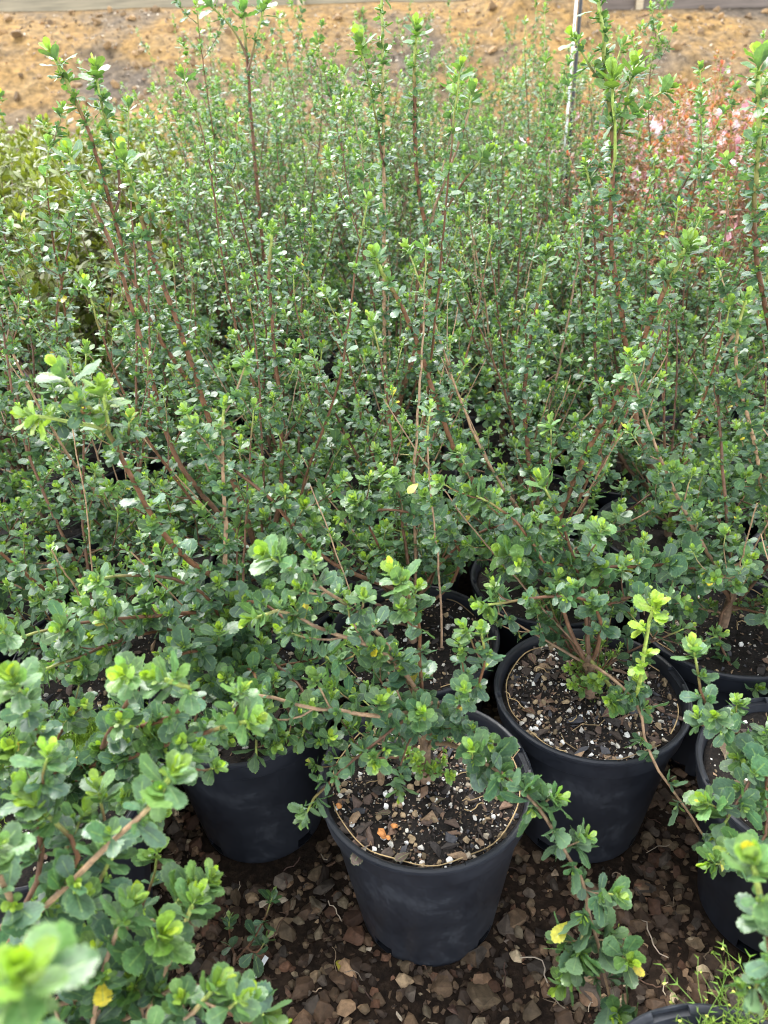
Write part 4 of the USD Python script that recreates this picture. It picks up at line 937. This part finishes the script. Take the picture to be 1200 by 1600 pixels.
def flowers(root, P, n, seed):
    r = np.random.default_rng(seed)
    pick = P.L['p'][P.L['p'][:, 2] > .62]
    for k in range(n):
        c = pick[r.integers(len(pick))] + r.normal(0, .01, 3)
        a = unit(r.normal(0, 1, 3) + [0, -.5, .8]); e1 = unit(np.cross(a, [.3, .5, .8])); e2 = np.cross(a, e1)
        V, F = [c], []
        for m in range(5):
            th = m * 1.2566 + r.uniform(-.1, .1)
            for dt, rr, h in ((-.62, .011, .004), (0, .016, .007), (.62, .011, .004)):
                V.append(c + (math.cos(th + dt) * e1 + math.sin(th + dt) * e2) * rr + a * h)
            b = len(V) - 3
            F += [(0, b, b + 1), (0, b + 1, b + 2)]
        col = np.array([.66, .33, .38]) if r.random() < .6 else np.array([.74, .58, .60])
        put(root, 'flower', np.array(V), np.array(F), PETAL, tint=np.tile(col, (len(V), 1)))

models = {'mid': [], 'far': [], 'olive': [], 'pink': []}
COUNT = {'mid': 5, 'far': 5, 'olive': 4, 'pink': 4}
placed = {k: 0 for k in models}
rng = np.random.default_rng(77)
spots = []
for j in range(4, 27):
    for i in range(-14, 15):
        if (i + j) % 2 or (i, j) in FREE: continue
        x, y = slot_xy(i, j)
        u, v_, z = project(np.array([x, y, .6]))
        if u < -130 or u > 1330: continue
        spots.append((x, y))
for x, y in spots:
    if y > 1.7 and x < -.55 - .15 * (y - 1.7): kd = 'olive'
    elif y > 2.1 and x > .68 + .17 * (y - 2.1): kd = 'pink'
    else: kd = 'mid' if y < 2.35 else 'far'
    n = placed[kd]; placed[kd] += 1
    sc = rng.uniform(.92, 1.1) * (1.0 if kd != 'far' else .98)
    rz = rng.uniform(0, 360)
    if len(models[kd]) < COUNT[kd]:
        P = make_model(kd, {'mid': 100, 'far': 200, 'olive': 300, 'pink': 400}[kd] + n)
        nm = {'olive': 'olive_leaved_plant', 'pink': 'flowering_plant'}.get(kd, 'potted_shrub')
        root = build_shrub(P, (x, y, 0), *words(kd, x, y), name=nm, cat={'olive': 'potted plant', 'pink': 'flowering plant'}.get(kd, 'potted shrub'), rz=rz, sc=sc,
                           singles=60 if kd == 'mid' else 0, fines=40 if kd == 'mid' else 0, soil_seed=n + 3, lod={'mid': 'md', 'far': 'ld', 'olive': 'el', 'pink': 'ld'}[kd],
                           leafmat=LEAF if kd in ('mid', 'far') else LEAF_FAR)
        if kd == 'pink': flowers(root, P, 18, 900 + n)
        models[kd].append(root)
    else:
        copy_of(models[kd][rng.integers(COUNT[kd])], (x, y, 0), rz, sc, *words(kd, x, y))

# ------------------------------------------------------------------ small things
def blades(rng, n, centre, rad, h, r=.0006, bend=.5, col=(np.array([.07, .14, .018]), np.array([.15, .22, .03])), tips=False):
    """Many fine stems with their tiny leaves, as one mesh."""
    V, F, C, off = [], [], [], 0
    for k in range(n):
        q, a = rad * math.sqrt(rng.random()), rng.uniform(0, 6.28)
        p = np.array(centre) + [q * math.cos(a), q * math.sin(a), 0]
        d = unit(rng.normal(0, bend, 3) + [0, 0, 1]); pts = [p]
        hh = h * rng.uniform(.5, 1.2)
        for m in range(4):
            d = unit(d + rng.normal(0, .22, 3) - [0, 0, .10]); pts.append(pts[-1] + d * hh / 4)
        c = col[0] + (col[1] - col[0]) * rng.random()
        v, f, nn = tube(pts, np.linspace(r, r * .5, 5), 3)
        V.append(v); F.append(f + off); C.append(np.tile(c, (len(v), 1))); off += len(v)
        for m in range(1, 5):
            for sgn in (-1, 1):
                w = unit(np.cross(d, rng.normal(0, 1, 3))) * hh * .10
                t = np.array([pts[m] - d * r * 2, pts[m] + w + d * hh * .06, pts[m] + d * r * 2])
                V.append(t); F.append(np.array([[0, 1, 2]]) + off); C.append(np.tile(c * 1.1, (3, 1))); off += 3
        if tips and rng.random() < .5:
            v, f = LUMPS['grit'][rng.integers(10)]
            V.append(v * .004 + pts[-1]); F.append(f + off); C.append(np.tile(np.array([.38, .42, .08]), (len(v), 1))); off += len(v)
    return np.vstack(V), np.vstack(F), np.vstack(C)

rng = np.random.default_rng(21)
for off in ((0, .055), (-.06, .03), (.06, .06)):
    v, f, c = blades(rng, 650, (off[0], off[1], SOIL_Z), .055, .060, col=(np.array([.09, .18, .02]), np.array([.20, .30, .035])))
    put(near[(-2, 0)], 'weed', v, f, WEED, tint=c, kind='stuff')
v, f, c = blades(rng, 60, (.02, .01, SOIL_Z), .03, .012)
put(near[(1, 1)], 'moss', v, f, WEED, tint=c, kind='stuff')

wp = thing('weedy_pot', (.2695, .2612, 0), 'black pot at the bottom edge, only its grey rim arc and wiry weeds showing', 'plant pot')
pw = put(wp, 'pot', WALL[0], WALL[1], POT, normals=WALL[2]); put(pw, 'rim', RIM[0], RIM[1], POT, normals=RIM[2])
sv, sf = soil_mesh(91); so = put_mesh(wp, 'potting_mix', (sv, sf), SOIL, True); soil_bits(so, sv, 92, 10, 150)
for cx, cy, n in ((.075, .10, 90), (.115, .06, 70), (.02, .10, 60)):
    v, f, c = blades(rng, n, (cx, cy, SOIL_Z), .03, .075, r=.0005, bend=.7, tips=True)
    put(wp, 'weed', v, f, WEED, tint=c, kind='stuff')

def flat_leaf(rng, size, pos, col, curl=.3):
    tv, tf, tn, tu = leaf_template('hd', .3, curl)
    R = rot(rng, .25)
    v = tv * [.95, 1, 1] * size @ R.T + pos
    return v, tf, tn @ R.T, tu, np.tile(col, (len(tv), 1))

# dry leaves, orange fungus caps and straw on the open soil of the two front pots
def on_soil(key, pts, name, col, sizes):
    o = np.r_[NUDGE.get(key, slot_xy(*key)), 0]
    for (x, y), s in zip(pts, sizes):
        a = flat_leaf(rng, s, np.array([x, y, SOIL_Z + .010]) - o, np.array(col) * rng.uniform(.8, 1.2))
        put(near[key], name, a[0], a[1], LEAF_FAR, normals=a[2], uv=a[3], tint=a[4])
on_soil((0, 0), ((-.039, .598), (.012, .585), (.06, .66), (-.03, .64)), 'dry_leaf', (.075, .045, .035), (.027, .022, .024, .02))
on_soil((1, 1), ((.20, .795), (.29, .785), (.33, .90), (.25, .92), (.22, .90)), 'dry_leaf', (.12, .055, .04), (.026, .030, .026, .028, .022))
on_soil((2, 0), ((.43, .70), (.45, .66)), 'dry_leaf', (.14, .09, .06), (.034, .028))
o = np.r_[slot_xy(0, 0), 0]
for x, y, s in ((-.021, .612, .017), (-.006, .622, .013), (-.014, .605, .010), (-.075, .655, .010)):
    v, f = place_lump('stone', rng, s, np.array([x, y, SOIL_Z + .012]) - o, .4)
    put(near[(0, 0)], 'orange_chip', v, f, CHIP, tint=np.tile(np.array([.48, .20, .06]) * rng.uniform(.8, 1.2), (len(v), 1)))
for key, n in (((0, 0), 26), ((1, 1), 22), ((2, 2), 8), ((0, 2), 10)):
    for k in range(n):
        a = rng.uniform(0, 6.28); q = .119 if k % 3 else .122 * math.sqrt(rng.random())
        if k % 3:       # lies along the inside of the rim
            th = a + np.linspace(0, rng.uniform(.2, .7), 7)
            pts = np.stack([.1215 * np.cos(th), .1215 * np.sin(th), SOIL_Z + .008 + .003 * np.sin(th * 9)], 1)
            v, f, nn = tube(pts, .0009, 4)
        else: v, f, nn = strand(rng, np.array([q * math.cos(a), q * math.sin(a), SOIL_Z + .008]), rng.uniform(.02, .05), .0007)
        put(near[key], 'straw', v, f, STRAW, normals=nn, tint=np.tile(np.array([.42, .30, .15]) * rng.uniform(.5, 1.1), (len(v), 1)))

# a small seedling of the shrub, rooted in the gravel
P = Plant(4242); org = np.array([-.237, .611, 0])
P.trunk = tube(np.array([[0, 0, -.005], [.002, 0, .01], [.004, -.002, .02], [.006, -.002, .028]]), .0022, 6); P.trunk = (*P.trunk, np.tile(WOOD, (len(P.trunk[0]), 1)))
def g(u, v, h):
    d = cF + cR * (u - 600) / FPX - cU * (v - 800) / FPX; return CAM + d * ((h - CAM_H) / d[2]) - org
for pts in (((368, 1500, .012), (385, 1480, .03), (400, 1462, .05), (412, 1440, .065), (425, 1402, .085)), ((370, 1500, .012), (360, 1470, .03), (358, 1440, .05)), ((385, 1480, .03), (405, 1485, .04), (415, 1470, .045))):
    P.stem(np.array([g(*q) for q in pts]), .0018, .0010, .028, spacing=.018, start=.2, cluster=(1, 3), heart=0, tip=6, tipL=.018)
build_shrub(P, org, 'small shrub seedling growing in the gravel left of the frontmost pot', None, name='shrub_seedling', cat='seedling', singles=80, pot=False)

a = flat_leaf(rng, .020, np.array([0, 0, .014]), np.array([.42, .36, .05]))
t = thing('fallen_leaf', (-.091, .589, 0), 'yellow and green fallen leaf lying on the gravel before the front pot', 'leaf')
put(t, 'blade', a[0], a[1], LEAF_FAR, normals=a[2], uv=a[3], tint=a[4])
m = trimesh.creation.box((.006, .028, .0012)); m.apply_transform(trimesh.transformations.euler_matrix(.5, .2, -.6)); m.apply_translation((0, 0, .018))
v, f, n = meshkit.arrays(m); t = thing('white_label', (-.196, .597, 0), 'scrap of white plastic plant label stuck in the gravel beside the seedling', 'label')
put(t, 'strip', v, f, WHITE)
for k, (x, y, L, w) in enumerate(((.184, .56, .06, 'thin pale root lying on the gravel below the long arching branch'), (.351, .585, .07, 'long pale root on dark earth at right between two pots'), (-.11, .50, .05, 'short pale twig on the gravel at the bottom edge left of the big stones'))):
    v, f, n = strand(np.random.default_rng(60 + k), np.array([0, 0, .015]), L, .0011)
    v[:, 2] = .012 + .4 * (v[:, 2] - .012)
    t = thing('dry_root', (x, y, 0), w, 'root'); put(t, 'strand', v, f, STRAW, normals=n, tint=np.tile(np.array([.40, .33, .25]), (len(v), 1)))

# yellowing leaves seen on three of the shrubs
for key, (u, v_, yy), q in (((0, 0), (886, 1440, .492), .026), ((0, 0), (778, 1216, .588), .022), ((2, 0), (1128, 1362, .535), .026), ((0, 2), (655, 755, .90), .020)):
    o = np.r_[NUDGE.get(key, slot_xy(*key)), 0]
    a = flat_leaf(rng, q, at(u, v_, yy) - o, np.array([.36, .34, .03]), .45)
    put(near[key], 'yellow_leaf', a[0], a[1], LEAF, normals=a[2], uv=a[3], tint=a[4], label='yellow leaf')
# splinters, root bits and dry leaf scraps among the gravel
it = []
for k in range(260):
    x, y = rng.uniform(-.5, .65), rng.uniform(.32, .8)
    if min(np.hypot(x - p_, y - q_) for p_, q_ in ((.0365, .691), (.288, .834), (-.222, .862), (.525, .662), (-.466, .691))) < .11: continue
    z0 = float(ground_height(np.array(x), np.array(y)))
    if k % 3:
        v, f, nn = strand(rng, np.array([x, y, z0 + .010]), rng.uniform(.012, .045), rng.uniform(.0004, .0010)); v[:, 2] = np.maximum(v[:, 2], z0 + .006)
    else:
        v, f = place_lump('chip', rng, rng.uniform(.008, .026), [x, y, z0 + .011], .3)
    it.append((v, f, np.array([[.30, .22, .14], [.14, .08, .05], [.4, .33, .24], [.09, .05, .035]][rng.integers(4)]) * rng.uniform(.5, 1.1)))
v, f, c = join(it); put(ground, 'litter', v, f, CHIP, tint=c, kind='stuff')
